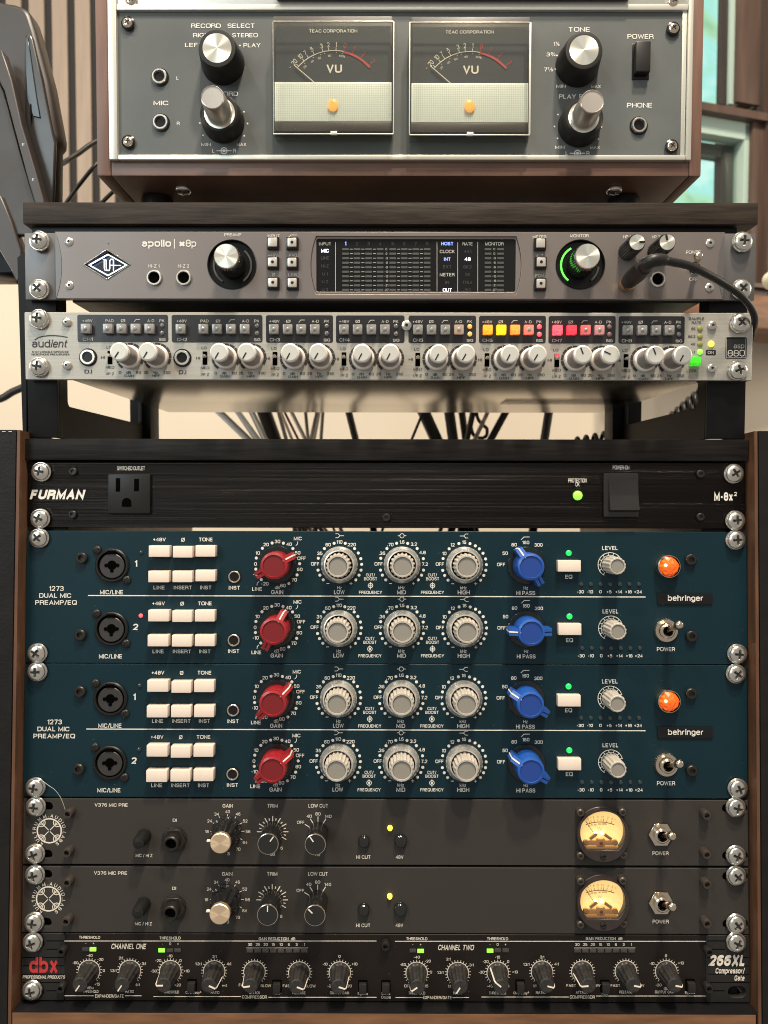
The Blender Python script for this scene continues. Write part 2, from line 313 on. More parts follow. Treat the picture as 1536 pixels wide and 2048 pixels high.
def pth(c):
    w, P = GL[c]; out = []
    for fl, q, z in P:
        pts = [tuple(float(x) for x in k.split(',')) for k in q.split(' ') if k]
        rad = {'~': 3.0, '^': 1.8, '': 0}[fl]
        if rad:
            n = len(pts); o = []
            for i, b in enumerate(pts):
                if not z and i in (0, n-1): o.append(b); continue
                a, d = pts[i-1], pts[(i+1) % n]
                la, ld = math.dist(a, b), math.dist(d, b)
                if min(la, ld) < 1e-6: continue
                va, vd = ((a[0]-b[0])/la, (a[1]-b[1])/la), ((d[0]-b[0])/ld, (d[1]-b[1])/ld)
                if va[0]*vd[0]+va[1]*vd[1] < -.98: o.append(b); continue
                ra, rd = min(rad, la*(.5 if (z or i > 1) else 1)), min(rad, ld*(.5 if (z or i < n-2) else 1)); r_ = min(ra, rd)*1.0
                A = (b[0]+va[0]*r_, b[1]+va[1]*r_); D = (b[0]+vd[0]*r_, b[1]+vd[1]*r_)
                for k in range(5):
                    t = k/4; wq_ = .72; u0, u1, u2 = (1-t)**2, 2*t*(1-t)*wq_, t*t; s_ = u0+u1+u2
                    o.append(((A[0]*u0+b[0]*u1+D[0]*u2)/s_, (A[1]*u0+b[1]*u1+D[1]*u2)/s_))
            pts = o
        q2 = []
        for p in pts:
            if not q2 or math.dist(p, q2[-1]) > .02: q2.append(p)
        if z and math.dist(q2[0], q2[-1]) < .02: q2.pop()
        out.append((q2, z))
    return w, out
TXT = {}
COMP = {'⅞': '7/8', '¾': '3/4', '½': '1/2'}
def glyphs(s, bold, it):
    k_ = (s, bold, it)
    if k_ in TXT: return TXT[k_]
    sw = 1.22+bold*27; V, F = [], []; x = 0.0; npth = 0
    def stroke(pts, z, sc, ox, oy, sw_, ext=True):
        nonlocal npth
        h = sw_/2; ysc = (10-sw_)/10*sc
        P = [(ox+h*sc*0+p[0]*sc, oy+h+p[1]*ysc) for p in pts]; n = len(P)
        if n < 2: return
        base = len(V); zz = (npth % 5); npth += 1
        for i in range(n):
            a = P[i-1] if (z or i) else P[i]; b = P[(i+1) % n] if (z or i < n-1) else P[i]; p = P[i]
            d1 = (p[0]-a[0], p[1]-a[1]); d2 = (b[0]-p[0], b[1]-p[1]); l1 = math.hypot(*d1); l2 = math.hypot(*d2)
            if l1 == 0: d1, l1 = d2, l2
            if l2 == 0: d2, l2 = d1, l1
            n1 = (-d1[1]/l1, d1[0]/l1); n2 = (-d2[1]/l2, d2[0]/l2); m_ = (n1[0]+n2[0], n1[1]+n2[1]); ml = math.hypot(*m_)
            if ml < .3: m_, ml = n1, 1
            m_ = (m_[0]/ml, m_[1]/ml); e = h/max(.5, m_[0]*n1[0]+m_[1]*n1[1]); q = p
            if not z and i == 0: q = (p[0], p[1]-d2[1]/l2*(h if ext and abs(d2[1]) > abs(d2[0]) else 0))
            if not z and i == n-1: q = (p[0], p[1]+d1[1]/l1*(h if ext and abs(d1[1]) > abs(d1[0]) else 0))
            V.append((q[0]+m_[0]*e, q[1]+m_[1]*e, zz)); V.append((q[0]-m_[0]*e, q[1]-m_[1]*e, zz))
        for i in range(n if z else n-1):
            j = (i+1) % n; F.append((base+2*i, base+2*i+1, base+2*j+1, base+2*j))
    for c in s:
        if c == ' ': x += 4.2; continue
        if c in COMP:
            t = COMP[c]
            for ch, ox, oy in ((t[0], 0, 5.0), (t[2], 6.2, 0)):
                for pts, z in pth(ch)[1]: stroke(pts, z, .5, x+ox, oy, sw*.8)
            stroke([(2.2, 0), (7.2, 10)], False, 1, x, 0, sw*.7); x += 9.2+sw+1.5; continue
        if c == '®':
            for pts, z in pth('O')[1]: stroke(pts, z, .55, x, 4.4, sw*.6)
            for pts, z in pth('R')[1]: stroke([(p[0]*.5, p[1]*.5) for p in pts], z, .5, x+1.3, 5.6, sw*.5)
            x += 4.2+sw+1.3; continue
        if c == '∞':
            stroke([(4.6, 4.5), (3, 6.6), (1.2, 6.6), (0, 4.5), (1.2, 2.4), (3, 2.4), (4.6, 4.5), (6.2, 6.6), (8, 6.6), (9.2, 4.5), (8, 2.4), (6.2, 2.4)], True, 1, x, 0, sw*.9); x += 9.2+sw+1.5; continue
        if c == 'Ø':
            for pts, z in pth('O')[1]: stroke(pts, z, 1, x, 0, sw)
            stroke([(-.4, -.8), (8, 10.8)], False, 1, x, 0, sw*.8); x += 7.6+sw+1.5; continue
        w, P = pth(c)
        for pts, z in P: stroke(pts, z, 1, x, 0, sw, c not in 'CGSacegs235690fr')
        x += w+sw+1.15
    K = .0682
    V = [((a+b*it)*K, b*K, z) for a, b, z in V]
    TXT[k_] = (V, F, min(v[0] for v in V), max(v[0] for v in V)); return TXT[k_]

class Unit:
    def __init__(s, name, label, cat, frame, y0, org, group=None, at=None):
        s.fr, s.y0 = frame, y0
        s.org = hit(frame, org[0], org[1], y0)          # ruler origin
        s.e = bpy.data.objects.new(name, None); COL.objects.link(s.e); s.e.empty_display_size = .02
        pos = hit(frame, at[0], at[1], y0) if at else s.org
        s.e.matrix_world = frame @ Matrix.Translation(pos)
        tag(s.e, label, cat, group); s.ink = {}
    def L(s, u, v, h=0.0):
        return hit(s.fr, u, v, s.y0-h)-s.org
    def k(s, u, v, h=0.0): return (s.L(u+10, v, h)-s.L(u-10, v, h)).length/20
    def add(s, m, vs, fs):
        s.grp = getattr(s, 'grp', {}); s.grp.setdefault(m, []).append((list(vs), list(fs)))
        V, F = s.ink.setdefault(m, ([], [])); n = len(V); V.extend(vs); F.extend([tuple(i+n for i in f) for f in fs])
    def text(s, t, cx, cy, h, w=None, m='white_ink', bold=.012, it=0.0, rot=0.0, hh=.00018, xs=1.0):
        v, f, a, b = glyphs(t, bold, it); c = s.L(cx, cy, hh); k = s.k(cx, cy, hh)
        sc = h*k/.682; sx = (w*k/(b-a)) if w else sc*xs; mid = (a+b)/2; cr, sr = math.cos(R(rot)), math.sin(R(rot)); out = []
        for x, y, z in v:
            X, Z = (x-mid)*sx, (y-.341)*sc
            out.append((c.x+X*cr+Z*sr, c.y-z*1.2e-5, c.z-X*sr+Z*cr))
        s.add(m, out, f)
    def line(s, pts, w, m='white_ink', hh=.00018, closed=False):    # polyline in photo pixels, width in pixels
        P = [s.L(p[0], p[1], hh) for p in pts]; k = s.k(pts[0][0], pts[0][1], hh)*w/2; n = len(P)
        if closed: P.append(P[0]); P.append(P[1])
        vs = []; s.cnt = (getattr(s, 'cnt', 0)+1) % 7; dz = Vector((0, -s.cnt*9e-6, 0))
        for i, p in enumerate(P):
            a = P[max(i-1, 0)]; b = P[min(i+1, len(P)-1)]; d = (b-a); d = Vector((d.x, 0, d.z)).normalized(); q = Vector((-d.z, 0, d.x))*k
            if 0 < i < len(P)-1:
                e = (p-a); e = Vector((e.x, 0, e.z)).normalized(); cc = max(.5, abs(e.dot(d))); q /= cc
            vs += [tuple(p+q+dz), tuple(p-q+dz)]
        s.add(m, vs, [(2*i, 2*i+1, 2*i+3, 2*i+2) for i in range(len(P)-1)])
    def arc(s, cx, cy, r, w, a0, a1, m='white_ink', hh=.00018, n=None):
        n = n or max(4, int(abs(a1-a0)/8)); full = abs(a1-a0) >= 360
        pts = [(cx+r*math.sin(R(a0+(a1-a0)*i/n)), cy-r*math.cos(R(a0+(a1-a0)*i/n))) for i in range(n+1)]
        s.line(pts, w, m, hh)
    def dot(s, cx, cy, r, m='white_ink', hh=.00018, n=12):
        c = s.L(cx, cy, hh); k = s.k(cx, cy, hh)*r
        s.add(m, [(c.x+k*math.cos(2*PI*i/n), c.y, c.z+k*math.sin(2*PI*i/n)) for i in range(n)], [tuple(range(n))])
    def poly(s, pts, m, hh=.00018):
        s.add(m, [tuple(s.L(p[0], p[1], hh)) for p in pts], [tuple(range(len(pts)))])
    def done(s, name='lettering', parent=None):
        for m, (V, F) in s.ink.items():
            # print that stands apart is a mark of its own: gather neighbouring strokes, one mesh per mark
            G_ = [(vs, fs) for vs, fs in s.grp[m] if vs]; B_ = [(min(v[0] for v in vs), max(v[0] for v in vs), min(v[2] for v in vs), max(v[2] for v in vs)) for vs, fs in G_]
            par = list(range(len(G_)))
            def root_(i):
                while par[i] != i: par[i] = par[par[i]]; i = par[i]
                return i
            for i in range(len(G_)):
                for j in range(i):
                    a, b = B_[i], B_[j]; dx = max(a[0]-b[1], b[0]-a[1], 0); dz_ = max(a[2]-b[3], b[2]-a[3], 0)
                    if dx < .0042 and dz_ < .0030: par[root_(i)] = root_(j)
            cl = {}
            for i in range(len(G_)): cl.setdefault(root_(i), []).append(G_[i])
            for gs in cl.values():
                V2, F2 = [], []
                for vs, fs in gs: n = len(V2); V2.extend(vs); F2.extend([tuple(q+n for q in f) for f in fs])
                ob(name, mesh_of(name, V2, F2, m), parent or s.e)
        s.ink = {}; s.grp = {}
    def part(s, name, me, u=None, v=None, h=0.0, ang=0.0, parent=None, off=None, label=None):
        loc = s.L(u, v, h) if u is not None else Vector((0, 0, 0))
        if off: loc = loc+Vector(off)
        o = ob(name, me, parent or s.e, tuple(loc), (0, R(ang), 0), label); return o

# ------------------------------------------------------------------ shared hardware
def screw_mesh():
    def f():
        rr, n, K = .0058, 48, 26; vs = [(0, -.0026+.0018, 0)]; fs = []
        def hgt(x, z, r):
            d = .0027*math.sqrt(max(0, 1-(r/rr)**2.6*.95)); w = .00080*(1-.2*r/rr)
            in_x = (abs(x) < w and abs(z) < .0031) or (abs(z) < w and abs(x) < .0031)
            return d-(.0014 if in_x else 0)
        vs = [(0, -.0018, 0)]
        for k in range(1, K+1):
            r = rr*k/K
            for i in range(n):
                a = 2*PI*i/n; x, z = r*math.cos(a), r*math.sin(a); vs.append((x, -hgt(x, z, r)-.0012, z))
        for i in range(n): a = 2*PI*i/n; vs.append((rr*math.cos(a), 0, rr*math.sin(a)))
        for i in range(n): fs.append((0, 1+(i+1) % n, 1+i))
        for k in range(K):
            for i in range(n): a = 1+k*n; b = a+n; j = (i+1) % n; fs.append((a+i, a+j, b+j, b+i))
        return mesh_of('rack_screw', vs, fs, 'screw', 32)
    return cached('screw', f)
def cross_mesh():
    w, l, y, t = .00052, .0025, -.00292, .00190; P = [(w, w), (w*1.1, l), (-w*1.1, l), (-w, w), (-l, w*1.1), (-l, -w*1.1), (-w, -w), (-w*1.1, -l), (w*1.1, -l), (w, -w), (l, -w*1.1), (l, w*1.1)]
    return mesh_of('cross_shade', [(a, y, b) for a, b in P], [tuple(range(12))], 'recess_shade')  # flat dark cross paints the shade of the driver recess
def rack_screw(u, x, y, ang=None, h=0):
    a = random.uniform(0, 90) if ang is None else ang
    o = u.part('rack_screw', screw_mesh(), x, y, .0012+h, a)
    o.location = u.L(x, y, .003)-Vector((0, h-.0018, 0)) if not h else o.location
    ob('cross_shade', cached('crossr', cross_mesh), o)
    ob('washer', lathe('washer', [(.0020, 0), (.0066, 0), (.0067, .0006), (.0062, .0013), (.0050, .0014)], 'screw', 36), o, (0, .0003, 0), (0, -R(a), 0))
    return o
def hexsocket(u, x, y, r=.0036, h=.0028, m='darkbolt', name='bolt'):
    if m == 'chrome':
        o = u.part(name, lathe('domed_bolt', [(r, 0), (r, h*.3), (r*.9, h*.75), (r*.6, h), (r*.30, h*1.02), (r*.26, h*.5), (.0001, h*.5)], 'screw', 28), x, y, 0)
        ob('hex_shade', lathe('hex_shade', [(r*.27, h*.86), (.0001, h*.86)], 'recess_shade', 6), o); return o  # dark hexagon paints the shade in the socket
    o = u.part(name, lathe('bolt', [(r, 0), (r, h*.8), (r*.85, h), (r*.55, h), (r*.5, h*.45), (.0001, h*.4)], m, 24), x, y, h*.5, off=(0, h*.5, 0)); return o
def smallphil(u, x, y, r=.0034, m='chrome', h=0):
    o = u.part('screw', screw_mesh(), x, y, h, random.uniform(0, 90)); s = r/.0058; o.scale = (s, s, s)
    ob('cross_shade', cached('crossr', cross_mesh), o)
    if m != 'screw': 
        me = cached(('scr', m), lambda: (lambda c: (c.materials.clear(), c.materials.append(M[m]), c)[2])(screw_mesh().copy())); o.data = me
    return o
def jack(u, x, y, r=.0049, hole=.0031, m='jack', h=.0014, base=None, h0=0):
    o = u.part('jack', lathe('jack', [(r, 0), (r, h*.8), (r*.93, h), (hole*1.08, h), (hole, h*.6), (hole, -.004), (.0001, -.004)], m, 32), x, y, h0)
    ob('jack_hole', lathe('jack_hole', [(hole*.985, .0004), (hole*.98, .0005), (.0001, .0005)], 'matte', 24), o)
    if base: ob('jack_base', lathe('jack_base', [(r*1.2, 0), (r*1.2, .0005), (r, .0006)], base, 32), o)
    return o
def toggle(u, x, y, tx, ty, nut='hex', th=.019, rn=.0078, m='chrome', lm='chrome'):
    if nut == 'hex':
        o = u.part('power_switch', plate('nut', [circ(0, 0, rn, 6), circ(0, 0, rn*.55, 20)], -.0022, 0, m, .0003), x, y, 0, random.uniform(0, 30))
    else:
        o = u.part('power_switch', lathe('knurled_nut', [(rn, 0, 1), (rn, .0012, 1), (rn*.9, .0022), (rn*.62, .0022), (rn*.6, .0005)], m, 96, flute=(36, .07), smooth=20, cap=False), x, y, 0)
    o.rotation_euler = (0, 0, 0)
    ob('bushing', lathe('bushing', [(rn*.60, 0), (rn*.60, .0042), (rn*.52, .0048), (rn*.42, .0048), (rn*.36, .003), (.0001, .0028)], m, 32), o)
    ob('bushing_hole', lathe('bushing_hole', [(rn*.34, .0036), (.0001, .0036)], 'matte', 20), o)
    b0 = Vector((0, -.003, 0)); b1 = u.L(tx, ty, th)-u.L(x, y); t = (b1-b0).normalized()
    n = 9; pts = [b0+(b1-b0)*i/n for i in range(n+1)]+[b1+t*.0012, b1+t*.0020, b1+t*.0023]
    rad = [.0013]*2+[.0014, .0015, .0017, .0019, .0022, .0025, .0027, .0028, .0025, .0016, .0004]
    ob('lever', tube('lever', pts, lambda f: rad[min(12, int(round(f*12)))], lm, 16, 1), o)
    return o
def led(u, x, y, m, r=.0017, dome=.0016):
    return u.part('indicator_light', lathe('led', [(r, 0), (r, dome*.3), (r*.85, dome*.7), (r*.5, dome*.95), (r*.15, dome)], m, 16), x, y, 0)

# ================================================================== BIG STRUCTURE
# ---- back wall, slats
Yw = .80
wall = ob('wall', box('wall', -1.6, 1.6, Yw+.014, Yw+.05, -.9, 1.3, 'wall'), kind='structure')
felt = ob('slat_backing', box('slat_backing', -1.0, -.20, Yw, Yw+.0135, .385, 1.25, 'felt'), None)
tag(felt, 'acoustic panel of pale oak slats on dark felt behind the reel recorder', 'wall panel'); felt.name = 'slat_wall_panel'
def XA(u, y): return hit(FA, u, 200, y).x
pitch = XA(100, Yw)-XA(54.5, Yw)
smesh = None
for i in range(-7, 10):
    x0 = XA(63+45.5*i, Yw); w = pitch*.66
    if smesh is None: smesh = box('slat', 0, w, -.005, 0, .39, 1.24, 'slat', .0008, 1)
    ob('slat', smesh, felt, (x0, Yw-.0002, 0))
# ---- window on the angled wall at the right
AW = R(16); OW = hit(FA, 1396, 300, .70)
FW = Matrix.Translation(OW) @ Matrix.Rotation(AW, 4, 'Z')
wroot = bpy.data.objects.new('window', None); COL.objects.link(wroot); wroot.matrix_world = FW
tag(wroot, 'brown wooden sash window with greenery outside, behind the recorder', 'window')
def wq(name, pts, y0, y1, m):
    q = [hit(FW, a, b, 0) for a, b in pts]; ob(name, plate(name, [[(p.x, p.z) for p in q]], y0, y1, m, .0008), wroot)
def wrect(name, u0, u1, v0, v1, y0, y1, m):
    p = hit(FW, u0, v0, 0); q = hit(FW, u1, v1, 0)
    ob(name, box(name, p.x, q.x, y0, y1, q.z, p.z, m, .0015), wroot)
wrect('stile', 1445, 1459, -260, 214, -.004, .004, 'tiltmetal'); wrect('bead', 1459, 1467, -260, 216, -.010, .012, 'winstrip')
wrect('stile', 1467, 1503, -260, 222, -.018, .03, 'winwood'); wrect('bead', 1503, 1510, -260, 224, -.012, .02, 'winstrip'); wrect('stile', 1510, 1522, -260, 600, -.016, .03, 'tiltmetal')
wrect('meeting_rail', 1250, 1512, 214, 247, -.030, .03, 'winwood'); wrect('bead', 1250, 1488, 247, 256, -.012, .012, 'winstrip')
wrect('bead', 1479, 1488, 256, 560, -.012, .012, 'winstrip'); wrect('stile', 1488, 1518, 246, 600, -.020, .03, 'winwood'); wrect('casing', 1521, 1640, -260, 600, -.034, .03, 'winwood')
wrect('sash_edge', 1455, 1479, 270, 560, .012, .03, 'tiltmetal'); wrect('sash_edge', 1250, 1456, 274, 286, .012, .03, 'tiltmetal')
wrect('bottom_rail', 1250, 1640, 560, 592, -.03, .03, 'winwood')
wrect('glass', 1250, 1458, -260, 216, .004, .006, 'glass'); wrect('glass', 1250, 1481, 250, 562, .004, .006, 'glass')
p = hit(FW, 1300, 600, 0)
sill = ob('window_sill', box('window_sill', -.14, .45, -.075, .02, p.z-.052, p.z, 'oak', .003), wroot)
# outdoors: sunlit leaves seen through the glass
m = bpy.data.materials.new('sunlit_leaves_outside'); m.use_nodes = True; nt = m.node_tree; b = nt.nodes['Principled BSDF']
n = nt.nodes.new('ShaderNodeTexNoise'); n.inputs['Scale'].default_value = 5; n.inputs['Detail'].default_value = 5; n.inputs['Distortion'].default_value = 1.2
tc = nt.nodes.new('ShaderNodeTexCoord'); nt.links.new(tc.outputs['Object'], n.inputs[0]); r = nt.nodes.new('ShaderNodeValToRGB'); e = r.color_ramp.elements
e[0].position = .30; e[0].color = (.20, .46, .28, 1); e[1].position = .72; e[1].color = (.70, 1, .92, 1)
x = e.new(.45); x.color = (.48, .80, .52, 1); x = e.new(.58); x.color = (.44, .90, .84, 1)
nt.links.new(n.outputs['Fac'], r.inputs[0]); nt.links.new(r.outputs[0], b.inputs['Emission Color']); b.inputs['Emission Strength'].default_value = 1.1; b.inputs['Base Color'].default_value = (0, 0, 0, 1)
M['outside'] = m
ob('outdoor_backdrop', box('outdoor_backdrop', .40, 3.2, 1.9, 1.95, -.3, 1.9, 'outside'), kind='structure')
# opening cut: the wall stops where the window begins
wx = hit(FW, 1250, 0, 0)
bpy.data.objects.remove(wall)
wl = .34
ob('wall', box('wall', -1.6, wl, Yw+.014, Yw+.05, -.9, 1.3, 'wall'), kind='structure')
ob('wall', box('wall_below', wl, 1.6, Yw+.014, Yw+.05, -.9, .302, 'wall'), kind='structure')
jar = ob('jar', lathe('jar', [(.009, 0), (.013, .002), (.0138, .02), (.012, .024)], 'tape', 24), None, tuple(hit(FA, 1535, 563, .55)+Vector((0.004, 0, 0))))
tag(jar, 'small cream round container at the right edge above the brown sill', 'container')

# ---- rack cabinet (frame B)
cab = Unit('rack_cabinet', 'wooden rack cabinet with black leatherette sides and brown oak inner faces', 'cabinet', FB, -.0095, (765, 2030))
L = cab.L
def cbox(name, u0, u1, v0, v1, ya, yb, m, bev=.0006, vv=None):
    a = L(u0, v0); b = L(u1, v1); return ob(name, box(name, a.x, b.x, ya, yb, b.z, a.z, m, bev), cab.e)
lx = (L(38, 870).x+L(20, 2010).x)/2; rx = (L(1513, 1062).x+L(1517, 2010).x)/2
zt = L(765, 861).z; zb = L(765, 2025).z; zbb = zb-.08
def sidepoly(name, xt, xb, w, m, y0, y1, zt=zt):
    # a leaning side board: prism with top and bottom x
    v = [(xt, y0, zt), (xt+w, y0, zt), (xb+w, y0, zbb), (xb, y0, zbb), (xt, y1, zt), (xt+w, y1, zt), (xb+w, y1, zbb), (xb, y1, zbb)]
    f = [(0, 3, 2, 1), (4, 5, 6, 7), (0, 1, 5, 4), (3, 7, 6, 2), (0, 4, 7, 3), (1, 2, 6, 5)]
    return ob(name, mesh_of(name, v, f, m), cab.e)
xt, xb = L(40, 868).x, L(20, 2025).x-(L(20, 2025).x-L(22, 1900).x)*.8
sidepoly('side_veneer', xt-.002, xb-.002, .002, 'oakside', .0002, .42); sidepoly('side_panel', xt-.062, xb-.062, .0595, 'leather', -.0004, .42)
xtr, xbr = L(1509, 868).x, L(1517, 2025).x
sidepoly('side_veneer', xtr, xbr, .002, 'oakside', .0002, .42); sidepoly('side_panel', xtr+.0025, xbr+.0025, .0595, 'leather', -.0004, .42)
for i in range(9):
    ob('stitch', box('stitch', -.0011, .0011, -.0002, .0002, -.0002, .0002, 'stitch'), cab.e, (xt-.006-.0042*i, -.0008, zt-.0012))
a = L(47, 877, -.0068); b = L(1497, 922, -.0068)
top = ob('top_board', box('top_board', a.x, b.x, .0068, .33, b.z, a.z, 'board', .0005), cab.e)
a = L(18, 2025); b = L(1519, 2120)
ob('bottom_rail', box('bottom_rail', a.x+.002, b.x-.002, 0, .02, b.z, a.z, 'oak', .0006), cab.e)
a = L(22, 2024); ob('bottom_ledge', box('bottom_ledge', a.x+.001, L(1517, 2024).x-.001, .0002, .3, a.z-.001, a.z+.0004, 'chassis'), cab.e)
zl = L(765, 2024).z
for s_, u_ in ((1, 44), (-1, 1500)):           # steel rack rails behind the ears
    q = L(u_, 1500).x; x0, x1 = (q+.001, q+.022) if s_ > 0 else (q-.024, q-.003)
    ob('rack_rail', box('rack_rail', x0, x1, .0135, .0155, zl+.001, L(765, 922).z-.001, 'frame_black'), cab.e)

# ---- desktop stand (frame A)
st = Unit('rack_stand', 'black steel desktop rack stand with dark walnut shelf on top', 'rack stand', FA, .004, (765, 876))
L = st.L
a = L(45, 404); b = L(1516, 449)
ob('shelf', box('shelf', a.x, b.x, 0, .30, b.z, a.z, 'shelf', .0007), st.e)
ob('shelf_gap_shade', box('shelf_gap_shade', L(58, 449).x, L(1480, 449).x, .004, .28, L(765, 463).z, L(765, 449).z-.0002, 'frame_black', .0003), st.e)  # black box stands for the shadow gap under the shelf
zt_, zb_ = L(765, 463).z-.0003, L(765, 876).z
for sgn, u0, u1 in ((-1, 52, 112), (1, 1418, 1494)):
    x0, x1 = L(u0, 800).x, L(u1, 800).x
    ob('post', box('post', x0, x1, .002, .005, zb_, zt_, 'frame_black', .0004), st.e)
    xi = x1 if sgn < 0 else x0                    # inner side frame with an opening
    t = .003; xa, xb2 = (xi-t, xi) if sgn < 0 else (xi, xi+t)
    op = (.018, .168); zo = .0535-0.0307+zb_; zmax = zt_
    pl = plate('side_frame', [[(.0055, zb_), (.187, zb_), (.187, zmax), (.0055, zmax)], rrect(op[0], op[1], zo, zmax-.03, .004)], -t/2, t/2, 'frame_brown', .0003)
    for v in pl.vertices: x, y, z = v.co; v.co = ((xa+xb2)/2+y, x, z)
    ob('side_frame', pl, st.e)
    # lip folded inwards along the lower beam
    ob('rear_post', box('rear_post', (L(240, 800, 0).x if sgn < 0 else L(1240, 800).x)*1.32, (L(283, 800).x if sgn < 0 else L(1300, 800).x)*1.32, .175, .20, zb_, zt_, 'frame_black', .001), st.e)
# ---- tilted dark equipment at the top left
tl = Unit('tilted_desk_panel', 'tilted dark brown desk riser with rounded metal cover at the upper left edge', 'desk riser', FA, .06, (0, 300))
def tp(name, pts, y0, y1, m, bev=.0015):
    q = [tl.L(*p, -y0) for p in pts]; return ob(name, plate(name, [[(p.x, p.z) for p in q]], y0, y1, m, bev), tl.e)
tp('cover', [(-160, -60), (-60, -14), (10, 4), (30, 7), (44, 12), (54, 19), (60, 29), (70, 60), (96, 160), (116, 268), (115, 282), (108, 290), (107, 420), (60, 440), (-160, 440)], .012, .03, 'tilt', .003)
tp('gloss_inlay', [(50, 70), (55, 65), (61, 67), (66, 78), (84, 160), (105, 262), (111, 285), (106, 420), (82, 420), (60, 330), (52, 240), (50, 150)], .0085, .012, 'tiltgloss', .0012)
tp('reflection_strip', [(51, 76), (55, 73), (59, 100), (72, 190), (80, 235), (66, 232), (55, 200), (52, 150)], .0075, .0085, 'tiltreflect', .0003)  # strip paints the bluish reflection on the gloss inlay
tp('slot', [(60, 208), (62, 208), (64, 244), (62, 244)], .0070, .0076, 'matte', .0001)
tp('rail', [(-8, 96), (4, 100), (24, 160), (44, 250), (68, 330), (88, 400), (96, 440), (78, 440), (40, 300), (8, 180), (-8, 150)], -.004, .006, 'tiltmetal', .001)
tp('side_board', [(-60, 120), (-8, 150), (8, 182), (40, 302), (76, 420), (90, 470), (-60, 470)], 0, .006, 'tilt', .001)
tp('lower_arm', [(-20, 375), (2, 392), (22, 440), (42, 500), (46, 548), (32, 566), (22, 540), (-20, 470)], -.003, .008, 'tiltmetal', .001)
tp('block', [(-40, 478), (0, 478), (26, 524), (26, 548), (-40, 548)], .02, .04, 'frame_black')
tp('ledge', [(-40, 527), (34, 530), (34, 556), (-40, 556)], .04, .06, 'oak')
for q in ((48, 290), (68, 360)): tl.part('screw', screw_mesh(), q[0], q[1], .003).scale = (.28, .28, .28)
pp = Unit('desk_upright', 'narrow black upright just left of the rack stand', 'post', FA, .03, (44, 860))
q = [pp.L(*p) for p in ((34, 515), (52, 500), (54, 870), (45, 870))]
ob('upright', plate('upright', [[(p.x, p.z) for p in q]], 0, .01, 'frame_black', .0004), pp.e)

# ---- cables
def cable(label, pts, r, m, group=None, cat='cable', name='cable', n=10):
    P = [hit(FA, u, v, y) for u, v, y in pts]; base = P[0].copy()
    o = ob(name, tube(name, [p-base for p in P], r, m, n), None, tuple(base)); tag(o, label, cat, group); return o
cable('upper black cable running from the desk riser to the recorder', [(60, 300, .12), (100, 330, .12), (122, 328, .16), (155, 308, .18), (200, 280, .20), (300, 250, .24)], .0022, 'cable')
cable('lower black cable passing behind the recorder corner', [(115, 430, .20), (135, 402, .20), (160, 368, .20), (200, 322, .20), (260, 280, .26)], .0018, 'cable')
cable('short black cable peeking under the recorder foot', [(200, 410, .20), (214, 395, .20), (232, 378, .20)], .0018, 'cable')
cable('thick black cable drooping across the cream wall at the left edge', [(-60, 815, .30), (-20, 804, .30), (5, 796, .30), (25, 784, .30), (48, 774, .30)], .0040, 'cable')
G = 'pale cables hanging behind the rack'
def hang(u0, v0, u1, v1, y, r, m, label, g=None):
    du = (u1-u0)/max(1, v1-v0)
    cable(label, [(u0-du*190, v0-190, y), (u0-du*60, v0-60, y), (u0, v0, y), (u1, v1, y), (u1+du*60, v1+60, y), (u1+du*150, v1+190, y)], r, m, g)
RK = sorted([446, 454, 484, 480, 510, 505, 560, 566, 588, 612, 632, 636, 645])
for i, (u0, u1, r, mm) in enumerate([(446, 492, .0022, 'cablew'), (454, 500, .0016, 'cableg'), (484, 516, .0022, 'cablew'), (480, 510, .0016, 'cableg'), (510, 531, .0020, 'cablew'), (505, 526, .0014, 'cableg'), (560, 572, .0018, 'cableg'), (566, 584, .0014, 'cablew'), (588, 610, .0018, 'cablew'), (612, 616, .0016, 'cableg'), (632, 622, .0018, 'cableg'), (636, 628, .0018, 'cablew'), (645, 642, .0016, 'cableg')]):
    hang(u0, 834, u1, 878, .34+.006*(i % 4), r*1.25, mm, '%s %s cable in the pale bundle left of the rack centre' % (('leftmost', 'second', 'third', 'fourth', 'fifth', 'sixth', 'seventh', 'eighth', 'ninth', 'tenth', 'eleventh', 'twelfth', 'rightmost')[RK.index(u0)], 'thin grey' if mm == 'cableg' else 'white'), G)
hang(574, 834, 596, 878, .33, .0014, 'cabler', 'thin red cable among the pale cables behind the rack')
hang(532, 834, 548, 878, .36, .0085, 'cable', 'thickest black cable loom beside the pale cables')
hang(700, 834, 711, 878, .33, .0040, 'cable', 'single black cable just left of the rack centre')
hang(842, 834, 824, 878, .33, .0016, 'cable', 'thin black cable leaning left of the black bundle')
hang(852, 834, 872, 878, .34, .0072, 'cable', 'wide black cable leaning right at the start of the bundle')
hang(900, 834, 906, 878, .34, .0062, 'cable', 'upright thick black cable in the bundle')
hang(925, 834, 931, 878, .35, .0042, 'cable', 'black cable left of the striped one')
hang(944, 834, 934, 878, .33, .0034, 'cable', 'black cable crossing in front of the striped one')
hang(971, 834, 950, 878, .325, .0024, 'cablet', 'striped pink and white braided cable in the bundle')
cable('looped thin black cable right of the striped one', [(950, 800, .33), (955, 835, .33), (966, 850, .33), (974, 858, .33), (972, 872, .33), (960, 876, .33), (946, 868, .33), (940, 840, .34)], .0020, 'cable')
hang(1006, 834, 982, 878, .34, .0042, 'cable', 'black cable leaning left at the right side of the bundle')
hang(1096, 834, 1089, 878, .33, .0050, 'cable', 'lone thick black cable hanging right of the bundle')
